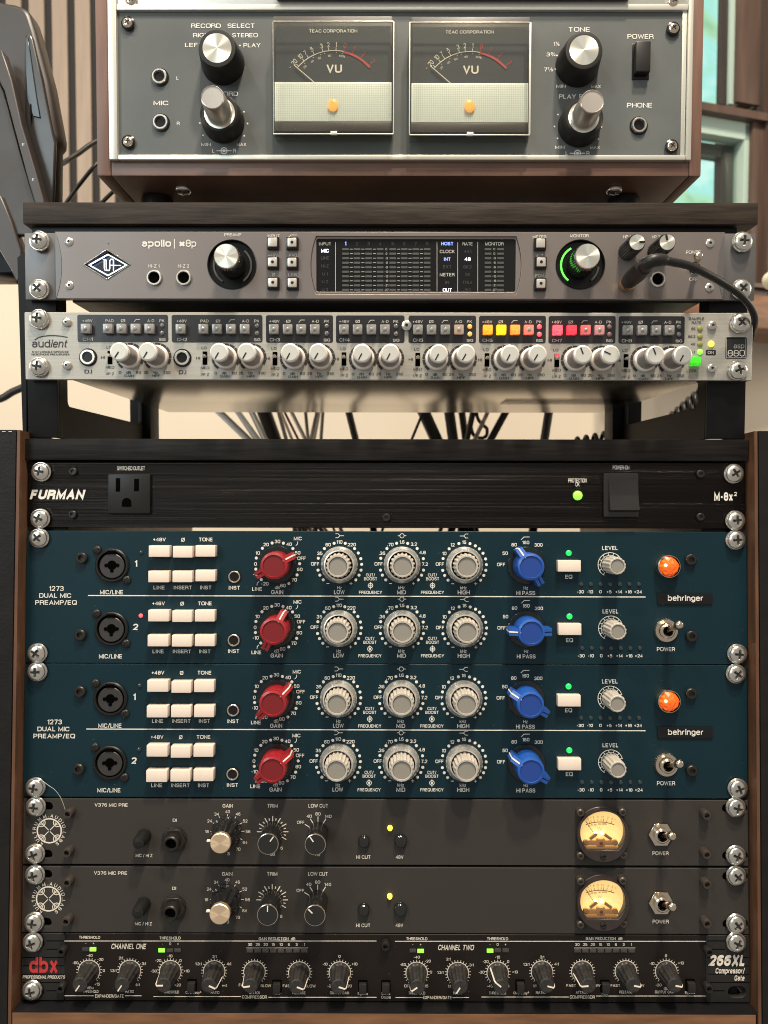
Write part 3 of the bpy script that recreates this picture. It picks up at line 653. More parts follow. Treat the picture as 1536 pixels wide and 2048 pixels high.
# coiled cable at the right
pts = []
c0 = hit(FA, 1150, 885, .27); c1 = hit(FA, 1330, 852, .25); c2 = hit(FA, 1402, 795, .22); c3 = hit(FA, 1425, 690, .22)
for i in range(420):
    t = i/419; q = (c0.lerp(c1, t*2.2) if t < .4545 else (c1.lerp(c2, (t-.4545)/.30) if t < .7545 else c2.lerp(c3, (t-.7545)/.2455)))
    rr = .0042+.0062*min(1, t*1.4)**1.5; a = i*PI*2/19
    pts.append(q+Vector((math.cos(a)*rr*.35, math.cos(a)*rr, math.sin(a)*rr)))
o = ob('coiled_cable', tube('coiled_cable', [p-pts[0] for p in pts], .0021, 'cable', 8, 1), None, tuple(pts[0])); tag(o, 'black coiled cable resting behind the right side of the stand', 'coiled cable')

# ================================================================== UNITS
def faceplate(u, x0, x1, v0, v1, th, m, holes=(), r=.0015, bev=.0003, name='front_panel', h=0):
    vm = (v0+v1)/2; um = (x0+x1)/2
    a, c = u.L(x0, vm).x, u.L(x1, vm).x; zb, zt = u.L(um, v1).z, u.L(um, v0).z
    return ob(name, plate(name, [rrect(a, c, zb, zt, r)]+list(holes), -h, th-h, m, bev), u.e), (a, c, zb, zt)
def chassis(u, x0, x1, v0, v1, depth, m='chassis', th=.003):
    a = u.L(x0, v0); b = u.L(x1, v1); return ob('chassis', box('chassis', a.x, b.x, th+.0003, depth, b.z, a.z, m, .0006), u.e)

# ---- reel tape recorder
def recorder():
    u = Unit('reel_tape_recorder', 'walnut cased reel tape recorder with two needle meters standing on the top shelf', 'tape recorder', FA, .045, (798, 352)); L = u.L
    zl, zt = L(798, 352).z, L(798, -180).z
    xl, xr = L(192, 200).x, L(1405, 200).x; D = .20
    bxl, bxr = L(220, 200).x, L(1381, 200).x; bzb = L(798, 323).z
    ob('cabinet_side', box('cabinet_side', xl, bxl, 0, D, zl, zt, 'walnutv', .0012), u.e); ob('cabinet_side', box('cabinet_side2', bxr, xr, 0, D, zl, zt, 'walnutv', .0012), u.e)
    ob('cabinet_bottom', box('cabinet_bottom', bxl+.0002, bxr-.0002, .0003, D, zl+.0002, bzb, 'walnut', .0006), u.e)
    pzb, pzt = L(798, 313).z, L(798, 20).z; pxl, pxr = L(237, 200).x, L(1371, 200).x
    ob('trim', box('trim_l', bxl, pxl, -.003, .01, bzb, zt, 'trim', .0008), u.e); ob('trim', box('trim_r', pxr, bxr, -.003, .01, bzb, zt, 'trim', .0008), u.e)
    ob('trim', box('trim_b', pxl+.0002, pxr-.0002, -.003, .01, bzb, pzb, 'trim', .0008), u.e)
    ob('trim', box('trim_t', pxl+.0002, pxr-.0002, -.0025, .01, L(798, 24).z, L(798, 12).z, 'trim', .0008), u.e)
    ob('front_panel', box('front_panel', pxl, pxr, 0, .004, pzb, pzt, 'teac'), u.e)
    ob('deck_plate', box('deck_plate', pxl, pxr, -.001, .008, L(798, 11).z, zt, 'deck', .0004), u.e)
    ob('deck_cover', box('deck_cover', L(555, 5).x, L(1255, 5).x, -.006, -.0012, L(798, 6).z, zt, 'tilt', .0008), u.e)
    smallphil(u, 263, 2, .004, 'chrome', .001); smallphil(u, 1345, 4, .004, 'chrome', .001)
    ob('side_rib', box('side_rib', pxr-.0035, pxr-.0005, -.0012, 0, pzb, pzt, 'trim', .0003), u.e)
    for x, y in ((256, 47), (257, 284), (1346, 58), (1343, 293)):
        o = smallphil(u, x, y, .0036, 'chrome', .0012); ob('washer', lathe('dark_cup', [(.0075, -.0018), (.0078, .0), (.006, .0008)], 'badge', 28), o, (0, -.001, 0))
    for x, y in ((320, 155), (322, 246), (1277, 252)): jack(u, x, y, .0054, .0038, 'jack', .0024, 'badge')
    T = lambda *a, **k: u.text(*a, **{**dict(m='white_ink', bold=.008), **k})
    T('RECORD', 412, 51.5, 8.5, 59); T('SELECT', 482, 51.5, 8.5, 54); T('RIGHT', 407, 70.5, 8, 42); T('STEREO', 490, 70.5, 8, 51); T('LEFT', 388, 90, 8, 36); T('PLAY', 504, 90.5, 8, 34); u.dot(480, 91, 1.6); u.dot(378+90, 91, .1)
    T('RECORD', 447, 187.5, 8.5, 58); T('MIC', 322, 206, 8.5, 30); T('L', 355, 156.5, 7); T('R', 356.5, 247, 7); T('MIN', 412, 289, 6, 19); T('MAX', 483, 289, 6, 19)
    T('TONE', 1158.5, 59, 8.5, 42); T('POWER', 1281, 73, 9, 52); T('PHONE', 1279, 210.5, 9, 50); T('1⅞', 1113, 88, 7.5); T('3¾', 1102, 109, 7.5, 18); T('7½', 1097, 139, 7.5, 18)
    for x, y in ((1129, 93), (1114, 111), (1111, 138), (399.5, 246), (406, 270.5), (495, 247), (488.5, 271.5), (488, 223.5), (470.5, 205.5), (1116, 229), (1109, 253), (1115, 276.5), (1203, 254), (1197, 278), (1188, 212)): u.dot(x, y, 1.7)
    T('MIN', 1122, 172.5, 6, 19); T('MAX', 1192, 173, 6, 19); T('PLAY', 1135, 193, 8.5, 34); T('R', 1162, 193, 8.5); T('MIN', 1119.5, 294.5, 6, 19); T('MAX', 1190, 295, 6, 19)
    for x in (448, 1155):
        y = 301.5 if x < 900 else 306.5; T('L', x-21.5, y, 7.5); T('R', x+21, y, 7.5); u.line([(x-15, y), (x+15, y)], 1.6); u.arc(x, y, 6, 1.8, 0, 360); u.dot(x, y, 3.2)
    # knobs
    for x, y, a in ((446, 127, 52), (1154, 131, 178)):
        k = u.part('knob', lathe('selector_knob', [(.0155, 0), (.0152, .003), (.0132, .0165), (.0126, .0178), (.0108, .0180), (.0100, .0180), (.0100, .0160)], 'black', 48), x, y)
        ob('knob_cap', lathe('selector_cap', [(.0100, .0168), (.0100, .0179), (.0004, .0182)], 'spun', 48, cap=True), k, (0, -.0002, 0), (0, R(a), 0))
    for x, y, a in ((447, 244, 30), (1158, 252, 178)):
        k = u.part('knob', lathe('dual_knob_skirt', [(.0152, 0), (.0150, .003), (.0140, .011), (.0124, .0125), (.0108, .0125), (.0108, .0110)], 'black', 48), x, y)
        ob('knob_disc', lathe('dual_knob_disc', [(.0108, .0112), (.0108, .0124), (.0080, .0127)], 'spun', 48), k)
        ob('knob_shaft', lathe('dual_knob_shaft', [(.0092, .0124), (.0090, .014), (.0082, .031), (.0078, .0326), (.0074, .0330), (.0071, .0324)], 'chrome_shaft', 48), k)
        ob('knob_cap', lathe('dual_knob_cap', [(.0071, .0318), (.0004, .0323)], 'spun', 40), k, (0, 0, 0), (0, R(a), 0))
    # rocker
    k = u.part('power_switch', box('switch_well', -.0062, .0062, -.0006, .001, -.0125, .0125, 'badge', .0005), 1281, 124)
    ob('rocker', box('rocker', -.0052, .0052, -.0060, -.0005, -.0100, .0112, 'black', .0009), k)
    # meters
    for dx, dy in ((0, 0), (273, 2)):
        c = (666.5+dx, 155+dy); mt = u.part('level_meter', box('meter_base', -.0425, .0425, -.004, -.0001, -.0405, .0405, 'tilt', .0012), *c); o0 = L(*c)
        def B(name, u0, u1, v0, v1, h0, h1, mm, bev=0): 
            a = L(u0+dx, v0+dy, h1)-o0; b = L(u1+dx, v1+dy, h1)-o0; return ob(name, box(name+str(dx), a.x, b.x, -h1, -h0, b.z, a.z, mm, bev), mt)
        B('dial', 552, 781, 52, 165, .0042, .0050, 'meterblack'); B('grille', 550, 783, 164, 243, .0042, .0062, 'mesh', .0004)
        nl = 46
        vs, fs = [], []
        def qd(a, b, w, hz):
            A = L(a[0]+dx, a[1]+dy, .0065)-o0; Bq = L(b[0]+dx, b[1]+dy, .0065)-o0; n = len(vs); e = .00016 if hz else 0; g = 0 if hz else .00016
            vs.extend([(A.x-g, A.y, A.z-e), (Bq.x+g, A.y, Bq.z-e if hz else Bq.z), (Bq.x+g, A.y, Bq.z+e if hz else Bq.z), (A.x-g, A.y, A.z+e)]) if hz else vs.extend([(A.x-g, A.y, A.z), (A.x+g, A.y, A.z), (A.x+g, A.y, Bq.z), (A.x-g, A.y, Bq.z)])
            fs.append((n, n+1, n+2, n+3))
        for i in range(22): qd((552, 166+i*3.6), (781, 166+i*3.6), 1, True)
        for i in range(62): qd((553+i*3.72, 166), (553+i*3.72, 242), 1, False)
        wv = ob('grille_weave', mesh_of('grille_weave', vs, fs, 'weave'), mt); wv['kind'] = 'stuff'
        lamp = L(666+dx, 212+dy, .0066)-o0; ob('meter_lamp', lathe('meter_lamp', [(.0037, 0), (.0036, .0012), (.002, .0016)], 'amber', 20), mt, tuple(lamp), scale=(1, 1, 1.2))
        # clear cover: five walls and a front
        cv = B('meter_cover', 546, 787, 42, 268, .0120, .0127, 'acrylic', .0003)
        for nm, q in (('cover_side', (546, 549, 42, 268)), ('cover_side', (784, 787, 42, 268)), ('cover_lip', (549, 784, 42, 46)), ('cover_lip', (549, 784, 264, 268))):
            B(nm, *q, .0002, .0119, 'acrylic')
        e1 = B('cover_edge', 546, 787, 266.5, 268.5, .0118, .0130, 'trim', .0002); e2 = B('cover_edge', 546, 787, 41.5, 43, .0118, .0130, 'trim', .0002)
        B('cover_edge', 545.5, 547, 43, 266, .0118, .0130, 'trim', .0002); B('cover_edge', 786.5, 788, 43, 266, .0118, .0130, 'trim', .0002); B('cover_latch', 661, 674, 262, 269, .0120, .0135, 'trim', .0002)
        B('lower_lip', 549, 784, 244, 263, .0042, .0080, 'tilt', .0006)
        H = .0052
        t = lambda s_, x, y, h, w=None, **k: u.text(s_, x+dx, y+dy, h, w, **{**dict(hh=H, bold=.0), **k})
        t('TEAC CORPORATION', 666.5, 62, 6, 96, bold=.012); t('VU', 668.5, 137.5, 16, 31, bold=.03, m='cream_ink')
        cx, cy, rr = 668+dx, 196+dy, 95
        u.arc(cx, cy, rr, 1.5, -49.5, 11.5, 'cream_ink', H, 20); u.arc(cx, cy, rr-1, 4.5, 11.5, 49.5, 'red_ink', H+.0001, 14)
        for s_, a, mm in (('20', -48, 'cream_ink'), ('10', -39, 'cream_ink'), ('7', -32.5, 'cream_ink'), ('5', -24.5, 'cream_ink'), ('3', -13.5, 'cream_ink'), ('2', -6.2, 'cream_ink'), ('1', 2.4, 'cream_ink'), ('0', 11.8, 'red_ink'), ('1', 22, 'red_ink'), ('2', 34, 'red_ink'), ('3', 47, 'red_ink')):
            u.line([(cx+rr*math.sin(R(a)), cy-rr*math.cos(R(a))), (cx+(rr+6)*math.sin(R(a)), cy-(rr+6)*math.cos(R(a)))], 1.2, mm, H)
            t(s_, cx-dx+(rr+12)*math.sin(R(a)), cy-dy-(rr+12)*math.cos(R(a)), 9.5, xs=.72, m=mm, rot=a, bold=.005)
        for s_, a in (('20', -43), ('40', -31), ('60', -20), ('80', -6), ('100%', 11)): t(s_, cx-dx+(rr-10)*math.sin(R(a)), cy-dy-(rr-10)*math.cos(R(a)), 4, rot=a, m='cream_ink')
        for a in (-40, -27, -17, -12, 3, 11): u.dot(cx+(rr-4)*math.sin(R(a)), cy-(rr-4)*math.cos(R(a)), .8, 'cream_ink', H)
        t('-', 580, 134, 8, rot=-48, m='cream_ink')
        a = L(627.5+dx, 164+dy, .0062)-o0; b = L(589+dx, 131+dy, .0062)-o0
        ob('needle', tube('needle', [a, b], .00032, 'pointer', 6, 1), mt)
    u.done()
    for x in (262, 1300):
        f = u.part('foot', lathe('foot', [(.011, 0), (.012, .001), (.012, .036), (.011, .0362)], 'black', 28)); q = L(x, 352); f.location = (q.x+(.006 if x < 700 else -.006), .040, zl-.0001); f.rotation_euler = (R(-90), 0, 0)
        # lathe axis now points down
        f.rotation_euler = (R(90), 0, 0)
        f2 = u.part('foot', f.data); f2.location = (q.x+(.006 if x < 700 else -.006), .165, zl-.0001); f2.rotation_euler = (R(90), 0, 0)
    for x in (335, 1262):
        q = L(x, 352); s_ = u.part('screw', screw_mesh()); s_.location = (q.x*.97, .022, zl-.0002); s_.rotation_euler = (R(90), 0, 0)
recorder()

# ---- audio interface
def interface():
    u = Unit('audio_interface', 'warm grey single space audio interface with glowing diamond logo under the shelf', 'audio interface', FA, 0, (780, 600)); L = u.L
    zb, zt = L(780, 599).z, L(780, 465).z
    ear = ob('front_panel_ear', box('ear_l', L(48, 530).x, L(114, 530).x, .0012, .004, zb, zt, 'apollo_ear', .0004), u.e); ob('front_panel_ear', box('ear_r', L(1444, 530).x, L(1512, 530).x, .0012, .004, zb, zt, 'apollo_ear', .0004), u.e)
    a, c = L(113, 530).x, L(1446, 530).x
    hl = [circ(*(lambda p: (p.x, p.z))(L(x, 530.5)), .0160, 48) for x in (465, 1159.5)]
    dz0, dz1 = L(840, 590).z, L(840, 474).z; dx0, dx1 = L(634, 530).x, L(1030, 530).x; bow = .0036
    disp = []
    n = 10
    for i in range(n+1): t = -1+2*i/n; disp.append((dx1+bow*(1-t*t)+.0004, (dz0+dz1)/2+t*(dz1-dz0)/2))
    for i in range(n+1): t = 1-2*i/n; disp.append((dx0-bow*(1-t*t)-.0004, (dz0+dz1)/2+t*(dz1-dz0)/2))
    lc = L(216, 530.5); hw, hh = .0156, .0099
    dia = [(lc.x-hw, lc.z), (lc.x, lc.z-hh), (lc.x+hw, lc.z), (lc.x, lc.z+hh)]
    ob('front_panel', plate('front_panel', [[(a, zb), (c, zb), (c, zt), (a, zt)], hl[0], hl[1], disp, dia], -.0014, .004, 'apollo', .0003), u.e)
    for x, s in ((113.5, 1), (1445.5, -1)):      # curved cheek beside each ear
        q = L(x, 530).x; pts = [(q, zt)]+[(q-s*(-.0040*(1-t*t)), (zt+zb)/2+t*(zt-zb)/2) for t in [.9-.18*i for i in range(11)]]+[(q, zb)]
        ob('cheek', plate('cheek', [pts], -.0017, -.0013, 'apollo_ear', .0001), u.e)
    chassis(u, 137, 1405, 470, 603, .285, th=.004)
    ob('backing', box('backing', a+.001, c-.001, .0024, .0039, zb+.001, zt-.001, 'badge'), u.e)
    for x, y in ((76, 480), (76, 577), (1487, 482), (1485, 577)): rack_screw(u, x, y)
    for x, y in ((140, 485), (141, 572), (1418, 488), (1417, 576)): hexsocket(u, x, y, .0031, .0024, 'chrome')
    # logo
    ob('logo_plate', plate('logo_plate', [dia, [(lc.x+(p[0]-lc.x)*.965, lc.z+(p[1]-lc.z)*.955) for p in dia]], -.0019, -.0012, 'chrome', .0001), u.e)
    F = .0001
    u.line([(178.5, 530), (216, 509), (253, 530), (216, 551)], 2.4, 'lit_white', F, closed=True)
    u.line([(206, 519), (211, 519), (212.5, 521), (212.5, 536), (214, 541), (218, 541), (219.5, 537), (219.5, 522), (221.5, 518.5), (225, 518.5), (227, 521), (227, 541)], 1.9, 'lit_white', F)
    u.line([(208.5, 521), (208.5, 536), (210.5, 541)], 1.8, 'lit_white', F); u.line([(219.5, 530.5), (242, 531)], 1.7, 'lit_white', F)
    H = .0016; T = lambda *a, **k: u.text(*a, **{**dict(hh=H, bold=.006), **k})
    T('apollo', 313, 486.5, 14, 58, bold=.02); T('|', 348.8, 487.5, 19, 1.6); T('x', 364, 486.5, 14, 12, bold=.05); T('8p', 382, 486.5, 14, 21, bold=.004)
    T('HI-Z 1', 308, 532, 6.5, 22); T('HI-Z 2', 367, 532, 6.5, 22); T('PREAMP', 465.5, 469.5, 6, 34); T('INPUT', 547.5, 472, 6, 24); u.line([(576, 475.5), (582, 470), (594, 470)], 1.1, hh=H)
    T('+48V', 546, 510.5, 6, 19); T('PAD', 586, 510.5, 6, 16); T('Ø', 547, 549.5, 6.5); T('LINK', 586, 549.5, 6, 18); T('METER', 1079, 474, 6, 27); T('ALT', 1079, 511.5, 6, 14); T('FCN', 1079, 551.5, 6, 16)
    T('MONITOR', 1158.8, 471.6, 6, 37); T('HP 1', 1254, 473.8, 6, 16); T('HP 2', 1312, 474, 6, 16); T('POWER', 1387, 504.5, 6.5, 30); T('OFF', 1387, 558.5, 6.5, 16); T('ON', 1387, 565.5-20, 5, 10)
    u.dot(217, 487, 1.2, 'black_ink', H)
    for x, y in ((309, 556), (368, 556), (1314.5, 559)): jack(u, x, y, .0050, .0036, 'jack', .0016, h0=.0014)
    jk = jack(u, 1254, 567, .0050, .0036, 'jack', .0016, h0=.0014)
    # big encoders
    for x, a in ((465, 42), (1159.5, 0)):
        k = u.part('encoder', lathe('encoder_well', [(.0160, .0014), (.0163, .0018), (.0158, .0017), (.0154, -.001), (.0001, -.0012)], 'badge', 64), x, 530.5)
        ob('knob_body', lathe('encoder_body', [(.0088, 0, 1), (.0088, .0150, 1), (.0080, .0158), (.0076, .0160)], 'black_gloss', 144, flute=(36, .05), smooth=20), k, (0, -.001, 0))
        ob('knob_cap', lathe('encoder_cap', [(.0074, .0150), (.0078, .0160), (.0078, .0176), (.0074, .0182), (.0004, .0183)], 'spun', 64), k, (0, -.001, 0), (0, R(a), 0))
        def arcm(nm, a0, a1, mm):
            vs, fs = [], []; N_ = 24
            for i in range(N_+1):
                t = R(a0+(a1-a0)*i/N_)
                for rr in (.0118, .0130): vs += [(rr*math.sin(t), -.0006, rr*math.cos(t))]
            fs = [(2*i, 2*i+1, 2*i+3, 2*i+2) for i in range(N_)]; ob(nm, mesh_of(nm, vs, fs, mm), k, (0, .0004, 0))
        if x < 800: arcm('light_ring', -148, -40, 'arc_grey'); arcm('light_ring', 40, 145, 'arc_grey')
        else: arcm('light_ring', -143, -28, 'arc_green'); arcm('light_ring', 95, 143, 'arc_grey')
    for x, a in ((1254.5, 90), (1312.5, -12)):
        k = u.part('headphone_knob', lathe('hp_body', [(.0060, 0, 1), (.0058, .0170, 1), (.0052, .0178)], 'black_gloss', 96, flute=(24, .10), smooth=20), x, 503.5, .0014)
        ob('knob_cap', lathe('hp_cap', [(.0048, .0172), (.0048, .0186), (.0004, .0188)], 'spun', 40), k); ob('pointer', box('hp_pointer', -.0006, .0006, -.0191, -.0187, .0012, .0046, 'black'), k, (0, 0, 0), (0, R(a), 0))
    def btn(x, y, plain=False):
        k = u.part('button', box('button_surround', -.0041, .0041, -.0024, 0, -.0041, .0041, 'badge', .0009), x, y, .0014)
        ob('button_cap', box('button_cap', -.0029, .0029, -.0042, -.0022, -.0029, .0029, 'chrome_soft', .0006), k)
        if not plain: ob('button_lens', lathe('button_lens', [(.0011, 0), (.0008, .0004)], 'black', 14), k, (0, -.0041, 0))
    for x, y, p in ((547, 488, 1), (585.5, 488.5, 0), (547, 527.5, 0), (585.5, 528, 0), (547.5, 568, 0), (586, 568.5, 0), (1079, 490, 1), (1080, 527.5, 0), (1079.5, 570, 0)): btn(x, y, p)
    # toggle
    toggle(u, 1387, 537, 1396.5, 511, nut='round', th=.017, rn=.0040, m='badge')
    # display
    ob('display_frame', plate('display_frame', [disp, rrect(L(633, 530).x, L(1031, 530).x, L(840, 584).z, L(840, 478.5).z, .0012)], -.0006, .002, 'apollo', .0003), u.e)
    scr = ob('display', box('display', L(632, 530).x, L(1032, 530).x, .0006, .0018, L(840, 584.5).z, L(840, 478).z, 'badge'), u.e)
    zb2 = L(840, 587.5).z; ob('display_edge', box('display_edge', L(640, 530).x, L(1026, 530).x, -.0012, 0, zb2-.0003, zb2+.0002, 'chrome', .0001), u.e)
    H = -.0004; T('INPUT', 650, 487.5, 6.5, 24, m='gray_ink'); T('MIC', 650, 501.5, 7, 15.5, m='lit_white', bold=.02); T('1', 691, 487, 7.5, m='lit_blue', bold=.02)
    for i in range(7): T(str(i+2), (714, 737.2, 760.2, 785.4, 808.4, 831.5, 854.3)[i], 487.5, 6.5, m='dim_ink')
    for t, y in (('LINE', 516), ('HI-Z', 532), ('U 1', 548), ('U 2', 563.5), ('U 3', 579)): T(t, 650, y, 6, m='dim_ink')
    for x in (671, 874, 915.4, 955.5): u.line([(x, 484), (x, 583)], 1.0, 'gray_ink', H)
    for i, t in enumerate(('C', '0', '-3', '-6', '-9', '-12', '-15', '-18', '-21', '-27')):
        y = 498.3+9.05*i
        for x in (691, 714, 737.2, 760.2, 785.4, 808.4, 831.5, 854.3): u.line([(x-6.5, y), (x+6.5, y)], 4, 'segment_ink', H)
        for x in (702.7, 725.8, 749, 797, 820, 843): u.line([(x-3, y), (x+3, y)], 1, 'gray_ink', H)
        for x in (976, 1001): u.line([(x-6.5, y), (x+6.5, y)], 4, 'segment_ink', H)
        T(t, 772.8, y, 4.2, m='gray_ink'); T(t, 988.7, y, 4.2, m='gray_ink')
    for t, y, mm in (('HOST', 487.3, 'lit_blue'), ('CLOCK', 503, 'gray_ink'), ('INT', 518.3, 'lit_blue'), ('EXT', 533.5, 'dim_ink'), ('METER', 549.3, 'gray_ink'), ('IN', 565, 'dim_ink'), ('OUT', 580, 'lit_white')): T(t, 894.4, y, 6.5, m=mm, bold=.014)
    T('RATE', 935, 487.5, 6.5, 20, m='gray_ink'); T('MONITOR', 988.7, 487.5, 6.5, 37, m='gray_ink'); T('48', 935, 518.3, 7, m='lit_white', bold=.02)
    for t, y in (('44.1', 503), ('88.2', 534), ('96', 549.5), ('176.4', 565), ('192', 580)): T(t, 935, y, 6, m='dim_ink')
    u.done()
    for x in (1356, 1383):
        q = L(x, 600); s_ = u.part('screw', screw_mesh()); s_.location = (q.x*.93, .04, L(780, 603).z-.0002); s_.rotation_euler = (R(90), 0, 0)
    return u
M['chrome_soft'] = mat('soft_silver_cap', (.66, .62, .56), .3, .6, rvar=.05)
interface()
# headphone plug and lead
hp = Unit('headphone_lead', 'black headphone lead with brass collared plug in the grey interface', 'headphone cable', FA, 0, (1254, 567))
P = lambda u, v, y: hit(FA, u, v, y)-hp.org
ob('plug_collar', tube('plug_collar', [P(1254, 567, -.0035), P(1256.5, 564.5, -.0085), P(1257.5, 563.5, -.0095)], lambda t: .0052 if t < .9 else .0046, 'goldpl', 28, 3), hp.e)
ob('plug', tube('plug', [P(1257, 563, -.0095), P(1266, 554, -.020), P(1276, 545, -.029), P(1284, 536, -.037), P(1290, 531, -.042)], lambda t: .0049+(.0008*math.sin(t*PI)) if t < .93 else .0042, 'plug', 28), hp.e)
ob('strain_relief', tube('strain_relief', [P(1286, 535, -.038), P(1296, 526, -.045), P(1308, 521, -.047), P(1324, 520, -.046), P(1330, 521.5, -.045)], lambda t: .0046-.0014*t, 'plug', 24), hp.e)
ob('lead', tube('lead', [P(1322, 519.5, -.046), P(1345, 524, -.045), P(1372.6, 530, -.042), P(1400, 541, -.038), P(1427, 555, -.032), P(1452, 570, -.026), P(1474, 585, -.021), P(1490, 600, -.017), P(1502, 616, -.012), P(1509, 634, -.006), P(1509, 650, .002), P(1504, 668, .012), P(1498, 700, .02), P(1490, 760, .05)], lambda t: .0025-.0005*t, 'plug', 16, 8), hp.e)

# ---- eight channel preamp
def preamp8():
    u = Unit('microphone_preamp', 'silver eight channel microphone preamplifier with small lit square buttons', 'microphone preamp', FA, -.0002, (778, 762)); L = u.L
    def bx(x0, x1, v0, v1): vm = (v0+v1)/2; return L(x0, vm).x, L(x1, vm).x, L((x0+x1)/2, v1).z, L((x0+x1)/2, v0).z
    fp, (a, c, zb, zt) = faceplate(u, 50, 1505, 625, 760, .0035, 'audient', r=.0006)
    chassis(u, 137, 1413, 632, 760.5, .215, 'steel', .0035)
    zc = L(775, 760.5).z
    for g in range(4):                            # vent slits under the case
        x0 = L(1060+g*74, 760).x*1.02
        mv = []; mf = []
        for i in range(7):
            n = len(mv); y = .105+.0052*i; sh = 0; mv += [(x0, y, zc-.0002), (x0+.028, y, zc-.0002), (x0+.028, y+.0022, zc-.0002), (x0, y+.0022, zc-.0002)]; mf.append((n, n+1, n+2, n+3))
        ob('vent', mesh_of('vent', mv, mf, 'matte'), u.e)
    for x, y in ((76, 636.8), (75.7, 733), (1482, 645), (1477.6, 740.6)): rack_screw(u, x, y)
    for x, y in ((134.3, 645), (135, 731), (1423.3, 651.5), (1421.8, 737)): hexsocket(u, x, y, .0030, .0024, 'chrome')
    hexsocket(u, 813, 652, .0036, .0026, 'chrome')
    T = lambda *a, **k: u.text(*a, **{**dict(m='black_ink', bold=.012), **k})
    # maker's wordmark and arc
    T('aud', 82, 687, 15.5, 36, bold=.004); T('ient', 118, 687, 15.5, 34, bold=.004, it=.25)
    pts = [(69, 680), (76, 675), (85, 671.5), (97, 669.8), (110, 670), (122, 671.5), (135, 674.5), (122, 673.2), (110, 672.3), (97, 672.5), (86, 674), (77, 677)]
    u.line([(69, 680), (76, 675.6), (85, 672.6), (97, 671), (110, 671), (122, 672.2), (135, 674.5)], 1.9, 'black_ink')
    T('8-CH VARIABLE IMPEDANCE', 100.7, 703.7, 3.6, 73, bold=.02); T('MICROPHONE PREAMPLIFIER', 100.7, 708.8, 3.6, 76, bold=.02)
    tl_ = lambda x: 0.0044*(x-778)                # the panel hangs very slightly out of level
    ch = [(155, 336.5, 175, (219, 246, 274, 301.5), 324.4, 220, 260, 314.7, 237, 292.6), (343.5, 525, 363.5, (409, 436, 463.5, 491), 514, 410, 451.5, 504.5, 0, 0),
          (532, 666, 549, (576.5, 603.5, 630.5), 653.5, 550, 588, 642, 0, 0), (672, 809, 688.5, (715.5, 743, 770), 792, 688, 726, 780, 0, 0),
          (817, 952, 835.5, (862.5, 890, 917), 939.5, 835.5, 873, 925.5, 0, 0), (958, 1091.5, 974.5, (1001.5, 1029, 1056), 1078.5, 974, 1010, 1063, 0, 0),
          (1097, 1231, 1113.5, (1141.5, 1169, 1196.5), 1218.5, 1113.5, 1150, 1203, 0, 0), (1237, 1369, 1253, (1281.5, 1309, 1335.5), 1357.5, 1252, 1289, 1342, 0, 0)]
    lit = {(5, 0): 'btn_amber', (5, 1): 'btn_yellow', (5, 2): 'btn_orange', (5, 3): 'btn_pink', (6, 0): 'btn_red', (6, 1): 'btn_red2', (6, 2): 'btn_red3', (6, 3): 'btn_red4'}
    for i, (x0, x1, b0, bs, lx_, sx, gx, hx, _, _) in enumerate(ch):
        y0 = 656+3*(x0-155)/1100+1
        q = bx(x0, x1, y0-27.5, y0+27.5)
        ob('channel_window', plate('channel_window', [rrect(*q, .0014)], -.00012, -.00001, 'channel_black'), u.e)
        H = .0003; tt = lambda *a, **k: T(*a, **{**dict(m='gray_ink', hh=H, bold=.012), **k}); yb = y0+2; yl = y0-15.5
        names = ['+48V'] + (['PAD', 'Ø', '~', 'A-D'] if i < 2 else ['Ø', '~', 'A-D'])
        for j, (x, t) in enumerate(zip((b0,)+bs, names)):
            if t == '~': u.line([(x-6, yl+2.5), (x-2, yl-2.5), (x+6, yl-2.5)], 1.3, 'gray_ink', H)
            else: tt(t, x, yl, 5.5, {'+48V': 20, 'PAD': 16, 'A-D': 14, 'Ø': 9}[t])
            mm = lit.get((i, j), 'clearbtn' if (i, j) != (4, 3) else 'clearwarm')
            k = u.part('button', box('clear_button'+mm, -.0032, .0032, -.0036, 0, -.0032, .0032, mm, .0007), x, yb, .0002)
            if mm in ('clearbtn', 'clearwarm', 'btn_red4', 'btn_pink', 'btn_red3'): ob('button_lens', lathe('button_dome', [(.0013, 0), (.0011, .0006), (.0005, .0009)], 'clearled', 14), k, (0, -.0035, 0))
        tt('PK', lx_-.5, yl, 5.5, 10); tt('SIG', lx_+.3, y0+22, 5.5, 13); tt('CH%d' % (i+1), b0+.5, y0+21.5, 6.5, 20)
        mm = {4: 'led_orange', 5: 'led_red', 6: 'led_rose'}.get(i, 'clearled_dim')
        led(u, lx_, yb-7.5, mm, .0016, .0012); led(u, lx_, yb+7.5, mm, .0016, .0012)
        yk = 714+6.5*(gx-260)/1030
        if i < 2:
            jack(u, b0+1.5, yk+.7, .0050, .0033, 'jack', .0018, 'badge'); T('D.I', b0+1.5, yk+29, 7.5, 15, bold=.02)
        T('LO', sx-2, yk-19.5, 5.2, 10); T('HI', sx-14, yk+.8, 5.2, 8); T('MED', sx, yk+20.5, 5.2, 17); T('I/P Z', sx, yk+33.5, 5.2, 16.5)
        k = u.part('impedance_switch', box('switch_slot', -.0016, .0016, -.0003, .0006, -.0044, .0044, 'matte', .0003), sx, yk+1)
        s2 = ob('lever', lathe('slide_lever', [(.0013, 0), (.0012, .0028), (.0008, .0034)], 'chrome', 14), k, (0, -.0003, .0010))
        if i == 6: k2 = ob('lit_window', box('lit_window', -.0013, .0013, -.0005, -.0003, .0021, .0042, 'btn_red2'), k)
